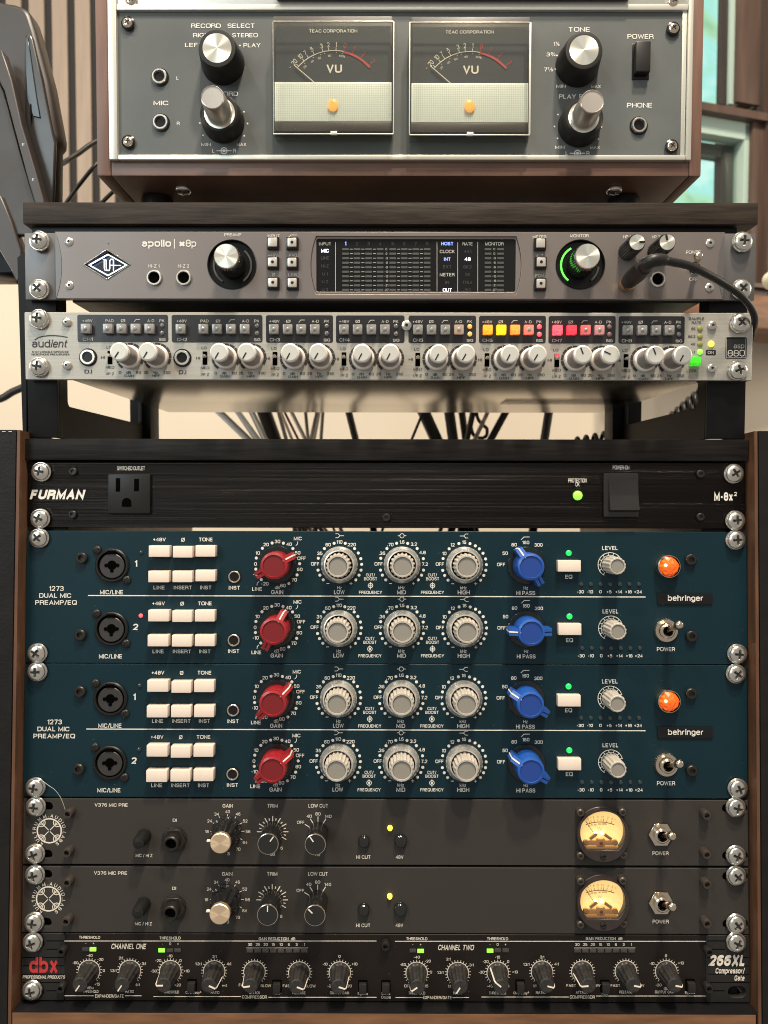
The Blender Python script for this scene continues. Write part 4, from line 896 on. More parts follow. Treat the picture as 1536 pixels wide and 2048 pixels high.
        for kx, ang, l0, l1, l2, l3 in ((gx, (-146, -150, -152, -152, -152, -152, -22, -22)[i], '0', 'dB', '60', 'GAIN'), (hx, (-148, -150, -150, -152, -150, -150, -66, -152)[i], '25', 'Hz', '250', 'HPF')):
            # dark segmented scale ring
            for sgm in range(11):
                a0 = -146+sgm*26.9; u.arc(kx, yk, 25.6, 5.5, a0+1.5, a0+25.2, 'black_ink', .0002, 5) if a0 < 120 else None
            k = u.part('knob', lathe('knob_skirt', [(.0077, 0), (.0077, .0018), (.0072, .0026), (.0064, .0030)], 'silverk', 44), kx, yk, .0002, ang)
            ob('knob_body', lathe('knob_body8', [(.0062, .0028), (.0060, .0150), (.0060, .0166)], 'silverbody', 40), k)
            ob('knob_cap', lathe('knob_cap8', [(.0060, .0166), (.0061, .0182), (.0058, .0192), (.0050, .0197)], 'silverk', 44), k)
            ob('cap_disc', lathe('cap_disc8', [(.00495, .0196), (.0049, .0198)], 'silvertop', 40), k)
            ob('pointer', box('pointer8', -.00035, .00035, -.0201, -.0197, .0003, .0047, 'black'), k)
        T('0', gx-20, yk+31, 5.2, 5); T('dB', gx-3, yk+31, 5.2, 9); T('60', gx+17, yk+31, 5.2, 9.5); T('GAIN', gx-2, yk+37.5, 5.2, 19)
        T('25', hx-23, yk+31, 5.2, 9.5); T('Hz', hx-3, yk+31, 5.2, 9); T('250', hx+19, yk+31, 5.2, 14.5); T('HPF', hx-3, yk+37.5, 5.2, 16)
    T('SAMPLE', 1393, 637.3, 5.5, 31); T('RATE', 1393, 645.3, 5.5, 19)
    for t, y, x in (('96', 657.5, 1386.8), ('88.2', 673, 1383.6), ('48', 688, 1386), ('44.1', 704, 1383)): T(t, x, y, 5.2); led(u, 1399.8, y, 'led_lime' if y > 700 else 'led_olive', .0018, .0012)
    led(u, 1422, 688, 'led_yellow', .0020, .0014)
    q = bx(1411.5, 1431.5, 699.5, 710.5); ob('power_label', plate('power_label', [rrect(*q, .0006)], -.00015, -.00001, 'channel_black'), u.e); T('ON', 1421.5, 705, 5.5, 12, m='gray_ink', hh=.0003)
    k = u.part('lock_button', box('lock_button', -.0033, .0033, -.0032, 0, -.0031, .0031, 'btn_green', .0007), 1388, 724); T('LOCK', 1383.5, 741.6, 5.5, 20)
    q = bx(1451, 1493.4, 674.4, 717.4); ob('model_badge', plate('model_badge', [rrect(*q, .0012)], -.00015, -.00001, 'channel_black'), u.e)
    H = .0003; u.line([(1453, 676.5), (1491.5, 676.5), (1491.5, 715.3), (1453, 715.3)], .8, 'gray_ink', H, closed=True)
    T('asp', 1478, 691.5, 10, 21, m='gray_ink', hh=H, bold=-.008); T('880', 1472.3, 706.5, 12.5, 34, m='white_ink', hh=H, bold=-.012)
    u.done()
M['clearwarm'] = mat('frosted_warm_button', (.36, .28, .22), .22, coat=.5, em=(1, .4, .15), es=.06); M['led_rose'] = mat('led_rose_off', (.22, .12, .12), .3); M['clearled_dim'] = mat('led_grey_off', (.11, .11, .115), .2, coat=.6)
preamp8()

# ---- power conditioner
def conditioner():
    u = Unit('power_conditioner', 'black brushed power conditioner with one outlet and a rocker switch', 'power conditioner', FB, 0, (772, 1056)); L = u.L
    fp, _ = faceplate(u, 55, 1490, 925, 1056, .003, 'furman', r=.0010); chassis(u, 100, 1440, 932, 1050, .20)
    for x, y in ((80, 943), (78, 1037), (1470, 947), (1473, 1041)): rack_screw(u, x, y)
    for x, y in ((146, 943), (145, 1029), (1401, 948), (1401, 1034), (773, 1035)): hexsocket(u, x, y, .0026, .0018)
    T = lambda *a, **k: u.text(*a, **{**dict(m='white_ink', bold=.01), **k})
    T('SWITCHED OUTLET', 262, 936.5, 8, 55); T('FURMAN', 115.5, 989, 19, 112, bold=.055, it=.28); T('PROTECTION', 1155, 961, 8, 37); T('OK', 1155, 968.8, 8, 8); T('POWER-ON', 1242, 935, 8, 33); T('M-8x', 1447, 993, 17, 37, bold=.04); T('2', 1470.5, 988, 8.5, 7, bold=.04)
    k = u.part('outlet', box('outlet', -.0142, .0142, -.0022, 0, -.0132, .0132, 'black', .0010), 260, 988)
    for dx, w, h in ((-.0073, .0029, .0090), (.0051, .0032, .0082)): ob('slot', box('slot%d' % int(w*1e5), -w/2, w/2, -.0024, -.0019, -h/2, h/2, 'matte', .0001), k, (dx, 0, .0060))
    ob('ground_slot', plate('ground_slot', [[(.0031*math.cos(R(a)), .0031*math.sin(R(a))) for a in range(0, 181, 15)]+[(-.0031, -.0028), (.0031, -.0028)]], -.0024, -.0019, 'matte'), k, (-.0014, 0, -.0058))
    led(u, 1155, 991, 'led_lime', .0032, .0022); u.part('light_bezel', lathe('light_bezel', [(.0039, 0), (.0039, .0010), (.0034, .0012)], 'badge', 28, cap=False), 1155, 991)
    k = u.part('rocker_switch', box('rocker_frame', -.0118, .0118, -.0020, 0, -.0148, .0148, 'switchcap', .0012), 1240.5, 990)
    v = [(-.0096, -.0022, -.0112), (.0096, -.0022, -.0112), (.0096, -.0022, .0112), (-.0096, -.0022, .0112), (-.0096, -.0066, -.0100), (.0096, -.0066, -.0100), (.0096, -.0045, -.0002), (-.0096, -.0045, -.0002), (.0096, -.0034, .0104), (-.0096, -.0034, .0104)]
    f = [(0, 1, 5, 4), (4, 5, 6, 7), (7, 6, 8, 9), (9, 8, 2, 3), (1, 2, 8, 6, 5), (0, 4, 7, 9, 3)]
    ob('rocker', mesh_of('rocker', v, f, 'switchcap'), k, (.0010, 0, -.0002))
    u.done()
conditioner()

# ---- dual preamp with equaliser (two of them)
def dual(first, label, gains, passes, spots):
    u = Unit('dual_preamp', label, 'preamp', FB, 0, (773, 1327.5), 'teal dual preamps in the rack', None if first else (771.5, 1595.5)); L = u.L
    fp, _ = faceplate(u, 52, 1494, 1062.5, 1327.5, .003, 'teal', r=.0028); chassis(u, 100, 1440, 1075, 1320, .20)
    for x, y in ((76, 1076), (72.5, 1307), (1473.5, 1080), (1477, 1308.5)): rack_screw(u, x, y)
    for x, y in ((163.5, 1116), (161, 1270), (1381.5, 1119.5), (1382.8, 1272.5)): hexsocket(u, x, y, .0037, .0030)
    T = lambda *a, **k: u.text(*a, **{**dict(m='white_ink', bold=.016), **k})
    T('1273', 113, 1177, 9.5, 29); T('DUAL MIC', 110.5, 1191, 9, 64); T('PREAMP/EQ', 112, 1205, 9, 83)
    u.line([(176, 1191), (1291, 1194)], 2)
    for r_ in range(2):
        D = 126.8*r_; sx = -1.2*r_
        # combo socket
        k = u.part('combo_socket', lathe('socket_ring', [(.0113, 0), (.0113, .0012), (.0106, .0018), (.0096, .0018), (.0094, .0002)], 'black', 48, cap=False), 225+sx, 1130.5+D)
        ob('socket_well', lathe('socket_well', [(.0096, .0001), (.0095, .0004)], 'matte', 40), k)
        ob('socket_insert', lathe('socket_insert', [(.0083, 0), (.0083, .0012), (.0079, .0015)], 'xlr', 40), k, (.0001, 0, -.0004)) 
        ob('socket_hole', lathe('socket_hole', [(.0031, 0), (.0031, .0003)], 'matte', 24), k, (.0002, -.0015, .0002))
        for hx, hz in ((-.0036, 0), (.0040, .0001), (.0002, -.0036)): ob('contact_hole', lathe('contact_hole', [(.0012, 0), (.0012, .0003)], 'matte', 16), k, (hx, -.00155, hz))
        ob('latch', box('latch', -.0030, .0030, -.0022, 0, .0076, .0098, 'matte', .0004), k)
        for x, y in ((195, 1100), (254, 1160)): smallphil(u, x+sx, y+D, .0028, 'darkbolt')
        T('12'[r_], 272+sx, 1127+D, 12.5, bold=.03); T('MIC/LINE', 223-2*r_, 1184.3+D+1.5*r_, 8.5, 46)
        led(u, 283+sx, 1104+D+.5, 'led_red' if spots[r_] else 'dkled', .0014, .0010)
        for x, y, w, t, ty in ((318, 1103, .0138, '+48V', -24), (365, 1104, .0130, 'Ø', -24.5), (410.5, 1102.5, .0132, 'TONE', -23.5), (317, 1153, .0138, 'LINE', 22), (364.5, 1153, .0132, 'INSERT', 22), (410.5, 1152, .0132, 'INST', 23)):
            yy = y+D+(2 if r_ else 0)+random.uniform(-.8, .8)
            hgt = .0062+random.uniform(-.0006, .0006); q = L(x+sx, yy, hgt)
            kb = u.part('button', box('cream_button%d' % int(w*1e5), -w/2, w/2, -.0062, 0, -.0038, .0038, 'cream', .0005)); kb.location = (q.x, .0062-hgt, q.z)
            ww = {'+48V': 25, 'Ø': None, 'TONE': 27, 'LINE': 22, 'INSERT': 36, 'INST': 22}[t]; T(t, x+1+sx*1.5, y+ty-(0 if ty < 0 else 0)+D+(1 if r_ else 0), 7.3, ww)
        jack(u, 469+sx, 1153.5+D, .0040, .0030, 'jack', .0012, 'badge'); T('INST', 468.5+sx, 1175.5+D, 7.3, 22)
        # gain knob
        cx, cy = 555-.8*r_, 1129+D
        rad = lambda a, rr: (cx+rr*math.sin(R(a)), cy-rr*math.cos(R(a)))
        for a in (-14, 15.4, -43, 44, -73, 88, -102, 118, -133, 149): u.dot(*rad(a, 44.3), 3.0)
        for t, a, rr in (('20', -30, 46), ('30', 0, 46), ('40', 29.5, 46.5), ('10', -60, 45.5), ('50', 60, 46.5), ('0', -89, 44), ('OFF', 75.5, 49.5), ('-10', -115, 47), ('60', 102.5, 45.5), ('70', 132.5, 45.5), ('-20', -147, 46), ('80', 165.5, 43.5)): T(t, *rad(a, rr), 6.8, xs=.98)
        T('MIC', 595.6+sx*.6, 1077+D, 7, 16); u.line([(595.5, 1083+D), (595, 1088+D), (591.5, 1091.5+D)], 1.1); T('LINE', 514+sx, 1178+D, 7, 19.5); u.line([(518, 1163+D), (514.5, 1166+D), (514, 1171+D)], 1.1)
        T('dB', 554.5+sx, 1175+D, 6.3, 9.5, bold=.004); T('GAIN', 554.5+sx, 1184.3+D, 8, 24)
        def wing(x, y, ang, mb, mc):
            b = u.part('knob_base', lathe('smoked_base', [(.0126, 0), (.0126, .0010), (.0121, .0016)], 'smoked', 56), x, y); 
            k = u.part('knob', lathe('wing_body'+mb, [(.0092, .0016), (.0090, .0140), (.0086, .0160), (.0072, .0166), (.0069, .0158)], mb, 48), x, y, 0, ang)
            ob('knob_cap', lathe('wing_cap'+mc, [(.0069, .0150), (.0068, .0159)], mc, 40), k)
            def wg(nm, z0, z1, w, top0, top1, mm, x0=0):
                vs = [(x0-w, -.0018, z0), (x0+w, -.0018, z0), (x0+w, -.0018, z1), (x0-w, -.0018, z1), (x0-w, -top0, z0), (x0+w, -top0, z0), (x0+w, -top1, z1), (x0-w, -top1, z1)]
                fs = [(0, 1, 2, 3), (4, 7, 6, 5), (0, 4, 5, 1), (1, 5, 6, 2), (2, 6, 7, 3), (3, 7, 4, 0)]
                return ob(nm, cached(('wg', nm, z0, z1, w, top0, top1, mm, x0), lambda: mesh_of(nm, vs, fs, mm)), k)
            wg('wing', .0070, .0138, .0024, .0162, .0128, mb); wg('wing', -.0138, -.0070, .0010, .0138, .0162, mb, .0014); wg('wing', -.0138, -.0070, .0010, .0138, .0162, mb, -.0014); wg('wing', -.0132, -.0070, .0005, .0116, .0146, mb)
            wg('pointer', .0069, .01385, .00045, .0165, .0131, 'pointer')
        wing(cx, cy, gains[r_], 'red', 'red_cap')
        # three concentric controls
        def conc(cx, cy, ticks, labels, sym):
            rad = lambda a, rr: (cx+rr*math.sin(R(a)), cy-rr*math.cos(R(a)))
            for a in ticks: u.dot(*rad(a, 44.3), 3.0)
            for t, a, rr in labels: T(t, *rad(a, rr), 6.8, xs=.95)
            u.line([(cx-26, cy+37.5), (cx-20, cy+37.5)], 1.2); u.line([(cx+20, cy+37.5), (cx+26, cy+37.5)], 1.2); u.line([(cx+23, cy+34.5), (cx+23, cy+40.5)], 1.2)
            k = u.part('frequency_ring', lathe('freq_ring', [(.0123, 0), (.0123, .0022), (.0120, .0029), (.0099, .0058), (.0092, .0060), (.0090, .0056), (.0090, .0015)], 'spun_ring', 64, cap=False), cx, cy, .0002)
            kn = u.part('knob', lathe('fluted_knob', [(.0084, .0010, 1), (.0082, .0140, 1), (.0077, .0158, 1), (.0070, .0166), (.0060, .0166), (.0058, .0150)], 'greyk', 144, flute=(18, .11), smooth=25), cx, cy)
            ob('knob_cap', lathe('fluted_cap', [(.0058, .0150), (.0057, .0158)], 'greycap', 40), kn)
            y = cy-58
            if sym == 0: u.line([(cx-8, y-4), (cx-3, y-4), (cx+1, y), (cx+9, y)], 1.1); u.line([(cx-8, y+4), (cx-3, y+4), (cx+1, y)], 1.1)
            if sym == 1: u.arc(cx, y, 4.2, 1.1, 0, 360); u.line([(cx-8.5, y), (cx-4, y)], 1.1); u.line([(cx+4, y), (cx+8.5, y)], 1.1)
            if sym == 2: u.line([(cx+8, y-4), (cx+3, y-4), (cx-1, y), (cx-9, y)], 1.1); u.line([(cx+8, y+4), (cx+3, y+4), (cx-1, y)], 1.1)
        RG = (43, 58, 74, 89, 104, 118, 133)
        conc(679+sx*.7, 1129.5+D, (-73, -43, -14, 15, -104, -118, -133)+RG, (('OFF', -88, 49), ('35', -60, 45.5), ('60', -29.5, 46), ('110', 0, 45.5), ('220', 31, 47)), 0)
        conc(804-.2*r_, 1129.5+D, (-73, -43, -14, 15, 43, 74, 104, 118, 133, -104, -118, -133), (('OFF', -88, 47), ('.36', -60, 46), ('.70', -30, 46.5), ('1.6', 0, 45.5), ('3.2', 30, 47.5), ('4.8', 59, 47.5), ('7.2', 88.5, 46)), 1)
        conc(928.5+.4*r_, 1130+D, (-73, -43, -14, 15, 30, -104, -118, -133)+RG, (('OFF', -88, 49), ('10', -60, 46), ('12', -30, 46.5), ('16', 0, 45.5)), 2)
        T('Hz', 679+sx, 1175.3+D, 6.3, 9, bold=.004); T('LOW', 678.5+sx, 1184.3+D, 8, 21); T('kHz', 803, 1175.3+D, 6.3, 13, bold=.004); T('MID', 803, 1184.5+D, 8, 17.5); T('kHz', 927, 1175.6+D, 6.3, 13, bold=.004); T('HIGH', 927.5, 1184.8+D, 8, 24)
        for x in (741+sx, 865): T('CUT/', x, 1150+D, 6, 18); T('BOOST', x, 1157.7+D, 6, 26); u.arc(x, 1171+D, 4.6, 1.3, 0, 360); u.dot(x, 1171+D, 2.3); u.line([(x, 1164+D), (x, 1178.5+D)], 1.1); T('FREQUENCY', x, 1184.8+D, 6.2, 46)
        cx, cy = 1052.3+.8*r_, 1131+D
        for t, dx, dy in (('OFF', -50.3, -2), ('50', -42, -24.5), ('80', -24, -41.5), ('160', -.7, -46), ('300', 24.7, -41)): T(t, cx+dx, cy+dy, 6.8, xs=.95)
        u.line([(cx-10, 1079.5+D), (cx-4.5, 1074+D), (cx+7, 1074+D)], 1.2); T('Hz', cx-.5, 1176+D, 6.3, 9, bold=.004); T('HI PASS', cx-.7, 1186+D, 8, 37.5)
        wing(cx, cy, passes[r_], 'blue', 'blue_cap')
        u.dot(1140, 1100, .1)
        led(u, 1137.3+1.5*r_, 1106+D, 'led_green', .0020, .0012)
        q = L(1139+r_, 1132+D, .005); kb = u.part('button', box('eq_button', -.0076, .0076, -.0050, 0, -.0038, .0038, 'cream', .0005)); kb.location = (q.x, 0, q.z); T('EQ', 1137.5+1.5*r_, 1153.5+D, 7.8, 14)
        # level
        cx, cy = 1220.3+1.1*r_, 1129.5+D; T('LEVEL', cx-.6, 1096+D, 8, 31)
        u.arc(cx, cy, 24.3, 1.2, -150, 75); u.arc(cx, cy, 19, .9, -135, 60)
        for a in range(-145, 75, 27): u.line([(cx+18*math.sin(R(a)), cy-18*math.cos(R(a))), (cx+24.5*math.sin(R(a)), cy-24.5*math.cos(R(a)))], 1.2)
        kn = u.part('knob', lathe('level_knob', [(.0060, 0, 1), (.0059, .0125, 1), (.0056, .0146, 1), (.0050, .0150), (.0044, .0150), (.0042, .0136)], 'greyk', 96, flute=(14, .09), smooth=25), cx+.5, cy, .0004)
        ob('knob_cap', lathe('level_cap', [(.0042, .0138), (.0041, .0144)], 'greycap', 32), kn)
        for i, t in enumerate(('-30', '-10', '0', '+5', '+14', '+18', '+24')):
            led(u, 1162.5+19.2*i+1.8*r_, 1168.7+D+.8*r_, 'dkled', .0015, .0010); T(t, (1161, 1180.5, 1201, 1218.3, 1237.5, 1257, 1276)[i]+1.5*r_, 1183.7+D+1.2*r_, 6.2, bold=.02)
    # jewel, badge, switch
    k = u.part('jewel_light', lathe('jewel_base', [(.0080, 0), (.0080, .0040), (.0074, .0058), (.0070, .0060)], 'chrome', 40, cap=False), 1331.8, 1132)
    def jm():
        bm = bmesh.new(); bmesh.ops.create_icosphere(bm, subdivisions=3, radius=1)
        bmesh.ops.delete(bm, geom=[v for v in bm.verts if v.co.y > .15], context='VERTS'); rnd = random.Random(5)
        for v in bm.verts: s_ = 1+rnd.uniform(-.08, .08); v.co = Vector((v.co.x*.0067*s_, v.co.y*.0050*s_-.0042, v.co.z*.0067*s_))
        me = bpy.data.meshes.new('jewel'); bm.to_mesh(me); bm.free(); me.materials.append(M['jewel']); return me
    ob('jewel', cached('jewel', jm), k)
    ob('lamp_glow', lathe('lamp_bulb', [(.0017, 0), (.0014, .0006), (.0006, .0010)], 'bulb', 9), k, (-.0028, -.0080, .0006))
    k = u.part('maker_badge', box('maker_badge', -.0184, .0184, -.0010, 0, -.0038, .0038, 'badge', .0003), 1368.8, 1197)
    T('behringer', 1370.8, 1196, 11.5, 70, hh=.0012, bold=.014)
    toggle(u, 1331, 1260.5, 1358.6, 1249.3, nut='round', th=.0175, rn=.0082); T('POWER', 1331.8, 1298.3, 8, 36)
    u.done()
M['bulb'] = mat('glowing_bulb', (1, .8, .4), .5, em=(1, .62, .18), es=3.0)
dual(True, 'upper teal dual preamp with the red light lit beside its lower row of buttons', (61, 27), (-32, -90), (0, 1))
dual(False, 'lower teal dual preamp directly above the charcoal units, no red light lit', (46, 53), (-60, -58), (0, 0))

# ---- tube style mono preamps (two)
def mono(first, label, trims):
    u = Unit('mono_preamp', label, 'preamp', FB, 0, (771.5, 1730), 'charcoal mono preamps in the rack', None if first else (771, 1866.5)); L = u.L
    X = lambda x, y: (L(x, y).x, L(x, y).z)
    holes = [slot(*X(x, y), .0170, .0058) for x, y in ((80, 1613), (79, 1708.7), (1470, 1617), (1470.5, 1712))]
    fp, _ = faceplate(u, 46, 1497, 1599, 1730, .003, 'v376', holes, r=.0008); chassis(u, 115, 1430, 1604, 1726, .17)
    for x, y in ((69.3, 1614.6), (67.7, 1709.5), (1474, 1616.3), (1474, 1712.5)): rack_screw(u, x, y)
    for x, y in ((138.6, 1625.6), (136.8, 1702.5), (1410.5, 1628.5), (1410.5, 1706.5)): hexsocket(u, x, y, .0031, .0056, 'standoff')
    T = lambda *a, **k: u.text(*a, **{**dict(m='cream_ink', bold=.014), **k})
    cx, cy = 98.6, 1661.5
    u.arc(cx, cy, 24, 2.7, 0, 360, 'cream_ink', n=48)
    for a in (45, 135, 225, 315):
        dx, dy = math.sin(R(a)), -math.cos(R(a)); u.line([(cx+dx*2, cy+dy*2), (cx+dx*24, cy+dy*24)], 1.6, 'cream_ink'); ax, ay = cx+dx*23, cy+dy*23
        u.arc(ax, ay, 8, 1.7, a+180-78, a+180+78, 'cream_ink', n=10); u.arc(ax, ay, 4.5, 1.3, a+180-70, a+180+70, 'cream_ink', n=8)
    s = 'KULTRUMM.AUDIO.LABS'; a0, a1 = -157, 157
    wd = {'.': .45, 'I': .45, 'M': 1.35, 'U': 1.1, 'O': 1.15, 'L': .85, 'T': .95}; tot = sum(wd.get(c, 1) for c in s); acc = 0
    for c in s: w_ = wd.get(c, 1); a = a0+(a1-a0)*(acc+w_/2)/tot; acc += w_; T(c, cx+30.2*math.sin(R(a)), cy-30.2*math.cos(R(a))+(2.6*1 if c == '.' else 0)*0, 6.6, rot=a, bold=.012)
    T('V376 MIC PRE', 222.3, 1610, 6.5, 66); T('DI', 349.4, 1640.4, 6, 8); T('MIC / HI Z', 288.3, 1711, 6.3, 34); T('GAIN', 455.5, 1611.6, 7.2, 20.5); T('TRIM', 545.3, 1611.6, 7.2, 20.5); T('LOW CUT', 636.4, 1611.6, 7.2, 39)
    def pushb(x, y, r=.0045, h=.0125, m='black'):
        k = u.part('push_button', lathe('push_button%d' % int(h*1e4), [(r*1.08, 0), (r*1.08, .0004), (r, .0005), (r*.96, h*.75), (r*.8, h*.95), (r*.3, h)], m, 28), x, y)
    pushb(288.5, 1671.5, .0045, .0120)
    k = u.part('input_jack', plate('jack_nut', [circ(0, 0, .0083, 6), circ(0, 0, .0040, 20)], -.0030, 0, 'darkbolt', .0005), 349, 1677.5)
    ob('jack_flange', lathe('jack_flange', [(.0082, 0), (.0082, .0008), (.0070, .0012)], 'darkbolt', 36), k); ob('jack_sleeve', lathe('jack_sleeve', [(.0052, .0028), (.0050, .0080), (.0044, .0086), (.0036, .0086), (.0034, .004), (.0001, .004)], 'darkbolt', 32), k); ob('jack_hole', lathe('v_jack_hole', [(.0034, .0060), (.0033, .0061)], 'matte', 24), k)
    # gain
    for t, x, y in (('34', 433.3, 1628.3), ('40', 455, 1623.5), ('46', 476, 1628), ('24', 419, 1642), ('52', 490.5, 1642), ('18', 413.8, 1663), ('58', 496, 1663), ('64', 490, 1685), ('70', 476.5, 1698.4), ('3', 457, 1707.4)): T(t, x, y, 6, xs=.95, bold=.006)
    cx, cy = 455, 1662.5
    for a in (-60, -30, 0, 30, 60, 90, -90, 120): u.line([(cx+27*math.sin(R(a)), cy-27*math.cos(R(a))), (cx+34*math.sin(R(a)), cy-34*math.cos(R(a)))], 1.3, 'cream_ink')
    k = u.part('knob', lathe('gain_knob', [(.0100, 0), (.0100, .0015), (.0096, .0022, 1), (.0088, .0110, 1), (.0074, .0145, 1), (.0066, .0160)], 'black_gloss', 120, flute=(10, .13), smooth=30), 453.5, 1661.5, 0, -92)
    ob('knob_cap', lathe('gain_cap', [(.0066, .0155), (.0066, .0185), (.0061, .0190), (.0003, .0191)], 'gold', 48), k); ob('pointer', box('gain_pointer', -.0004, .0004, -.0150, -.0130, .0062, .0096, 'pointer'), k)
    cx, cy = 545.3, 1663.4
    for i, a in enumerate(range(-90, 121, 15)): lo = a % 30 == 0; u.line([(cx+(21 if lo else 23)*math.sin(R(a)), cy-(21 if lo else 23)*math.cos(R(a))), (cx+(31.5 if lo else 27.5)*math.sin(R(a)), cy-(31.5 if lo else 27.5)*math.cos(R(a)))], 1.9, 'cream_ink')
    T('6', 563.3, 1696.3, 6); T('dB', 545, 1708, 6.3, 10); T('OFF', 601.3, 1644.8, 6.2, 14.5, bold=.006); T('40', 618, 1632.5, 6.2); T('80', 636, 1628, 6.2); T('140', 656.4, 1632.8, 6.2, bold=.006); T('Hz', 636, 1709, 6, 10)
    for p, q in (((609.5, 1648.5), (618.5, 1654)), ((620.5, 1637.5), (626.5, 1647)), ((636, 1633), (636, 1643.5)), ((652, 1637.5), (645.5, 1647.5))): u.line([p, q], 1.7, 'cream_ink')
    for x, y, a in ((545.3, 1663, trims[0]), (636, 1664, trims[1])):
        k = u.part('knob', lathe('black_knob', [(.0068, 0), (.0068, .0172), (.0067, .0178)], 'black_gloss', 48), x, y, 0, a)
        ob('knob_ring', lathe('knob_ring', [(.00675, .0176), (.0069, .0180), (.0067, .0185), (.0063, .0187)], 'chrome', 48, cap=False), k); ob('knob_cap', lathe('black_cap', [(.0063, .0180), (.0062, .0186), (.0003, .0187)], 'black_gloss', 48), k)
        ob('pointer', box('blk_pointer', -.00032, .00032, -.0190, -.0186, .0022, .0058, 'pointer'), k)
    pushb(728, 1681, .0038, .0035, 'black_gloss'); pushb(801, 1680, .0042, .0035, 'black_gloss'); T('HI CUT', 726.8, 1714.2, 7, 28); T('48V', 799, 1714.2, 7, 15.5); led(u, 780, 1655.3, 'led_yellow', .0017, .0028)
    # meter
    c0 = X(1202.5, 1666.5); o0 = L(1202.5, 1666.5)
    w0 = L(1204.8, 1664.5, .004)-o0; rw = .0147; cut = L(1204, 1699, .004).z-o0.z
    win = [(w0.x+rw*math.cos(R(a)), w0.z+rw*math.sin(R(a))) for a in range(-47, 228, 5)]; win = [p for p in win if p[1] > cut]; win = win+[(win[-1][0]+.0004, cut), (win[0][0]-.0004, cut)]
    bz = u.part('level_meter', plate('meter_bezel', [circ(0, 0, .0172, 56), win], -.0052, 0, 'bezel', .0007)); bz.location = o0
    d0 = L(1204.8, 1664.5, .0006)-o0
    ob('dial', plate('dial', [circ(0, 0, .0168, 40)], -.0006, -.0001, 'warmdial'), bz)
    gl = ob('meter_glass', plate('meter_glass', [win], -.0048, -.0044, 'acrylic'), bz)
    for x, y in ((1160.6, 1625), (1244.7, 1624), (1160.6, 1711), (1246, 1709)):
        q = L(x, y, .003)-o0; ob('mount_boss', lathe('mount_boss', [(.0027, 0), (.0026, .0040), (.0020, .0046), (.0012, .0046), (.0011, .0034), (.0001, .0034)], 'standoff', 20), bz, (q.x, 0, q.z))
    q = L(1206, 1712, .005)-o0; s2 = ob('adjust_screw', lathe('adjust_screw', [(.0021, 0), (.0020, .0006), (.0014, .0009)], 'darkbolt', 20), bz, (q.x, -.0052, q.z)); ob('screw_slot', box('screw_slot', -.0015, .0015, -.0010, -.0008, -.0002, .0002, 'matte'), s2, rot=(0, R(-15), 0))
    H = .0008; cx, cy = 1200, 1720; rr = 78
    u.arc(cx, cy, 76, 1.4, -22, 22, 'brown_ink', H, 14)
    for a in (-19, -16, -13, -8.5, -3, 1.5, 5, 10, 17): u.line([(cx+77*math.sin(R(a)), cy-77*math.cos(R(a))), (cx+82*math.sin(R(a)), cy-82*math.cos(R(a)))], .9, 'brown_ink', H)
    for t, a in (('20', -20), ('10', -16.5), ('7', -12.5), ('5', -8.5), ('3', -3), ('1', 1.5), ('0', 4.5), ('3', 10.5), ('5', 16.5), ('+', 20.5), ('-', -24)): T(t, cx+86*math.sin(R(a)), cy-86*math.cos(R(a)), 4.2, m='brown_ink', hh=H, rot=a, bold=.0, xs=.8)
    T('20', 1178, 1652, 3.2, m='brown_ink', hh=H); T('40 60', 1187, 1649.5, 3, m='brown_ink', hh=H); T('80 100%', 1205, 1648, 3, m='brown_ink', hh=H); T('VU', 1199.5, 1657, 4.5, 9.5, m='brown_ink', hh=H, bold=0)
    a = L(1190, 1670, .002)-o0; b = L(1171, 1642, .002)-o0; ob('needle', tube('needle', [a, b], .00016, 'brown_ink', 6, 1), bz)
    # movement: bridge, screws, coil
    def bb(nm, u0, u1, v0, v1, h0, h1, mm, bev=.0003): p = L(u0, v0, h1)-o0; q = L(u1, v1, h1)-o0; ob(nm, box(nm+str(u0), p.x, q.x, -h1, -h0, q.z, p.z, mm, bev), bz)
    bb('bridge', 1172, 1233, 1682, 1691, .0010, .0028, 'amberplastic', .0006); bb('hub', 1193, 1211, 1678, 1694, .0010, .0034, 'amberplastic', .0012); bb('ledge', 1168, 1242, 1694, 1699, .0008, .0034, 'amberplastic')
    for x in (1171.5, 1230): p = L(x, 1685, .0026)-o0; ob('bridge_screw', lathe('bridge_screw', [(.0020, 0), (.0018, .0012), (.0008, .0015)], 'goldpl', 18), bz, (p.x, -.0020, p.z))
    p = L(1202, 1686, .003)-o0; ob('pivot', lathe('pivot', [(.0012, 0), (.0009, .0008)], 'red_cap', 14), bz, (p.x, -.0034, p.z))
    for x, y, a in ((1187, 1673, 38), (1216, 1674, -35)): p = L(x, y, .002)-o0; ob('coil', box('coil', -.0030, .0030, -.0022, -.0008, -.0010, .0010, 'goldpl', .0004), bz, (p.x, 0, p.z), (0, R(-a), 0))
    for x in (1192, 1204): p = L(x, 1666.5, .0018)-o0; ob('meter_bulb', lathe('meter_bulb', [(.0013, 0), (.0010, .0008), (.0003, .0010)], 'bulb2', 14), bz, (p.x, -.0010, p.z))
    toggle(u, 1320, 1667, 1344, 1671.5, nut='hex', th=.0165, rn=.0083); T('POWER', 1321, 1706.5, 7.2, 32)
    u.done()
M['bulb2'] = mat('bright_meter_bulb', (1, .9, .6), .5, em=(1, .88, .50), es=3.5)
mono(True, 'upper charcoal mono preamp whose second knob points up and to the right', (36, -34))
mono(False, 'lower charcoal mono preamp whose second knob points straight up', (0, -46))

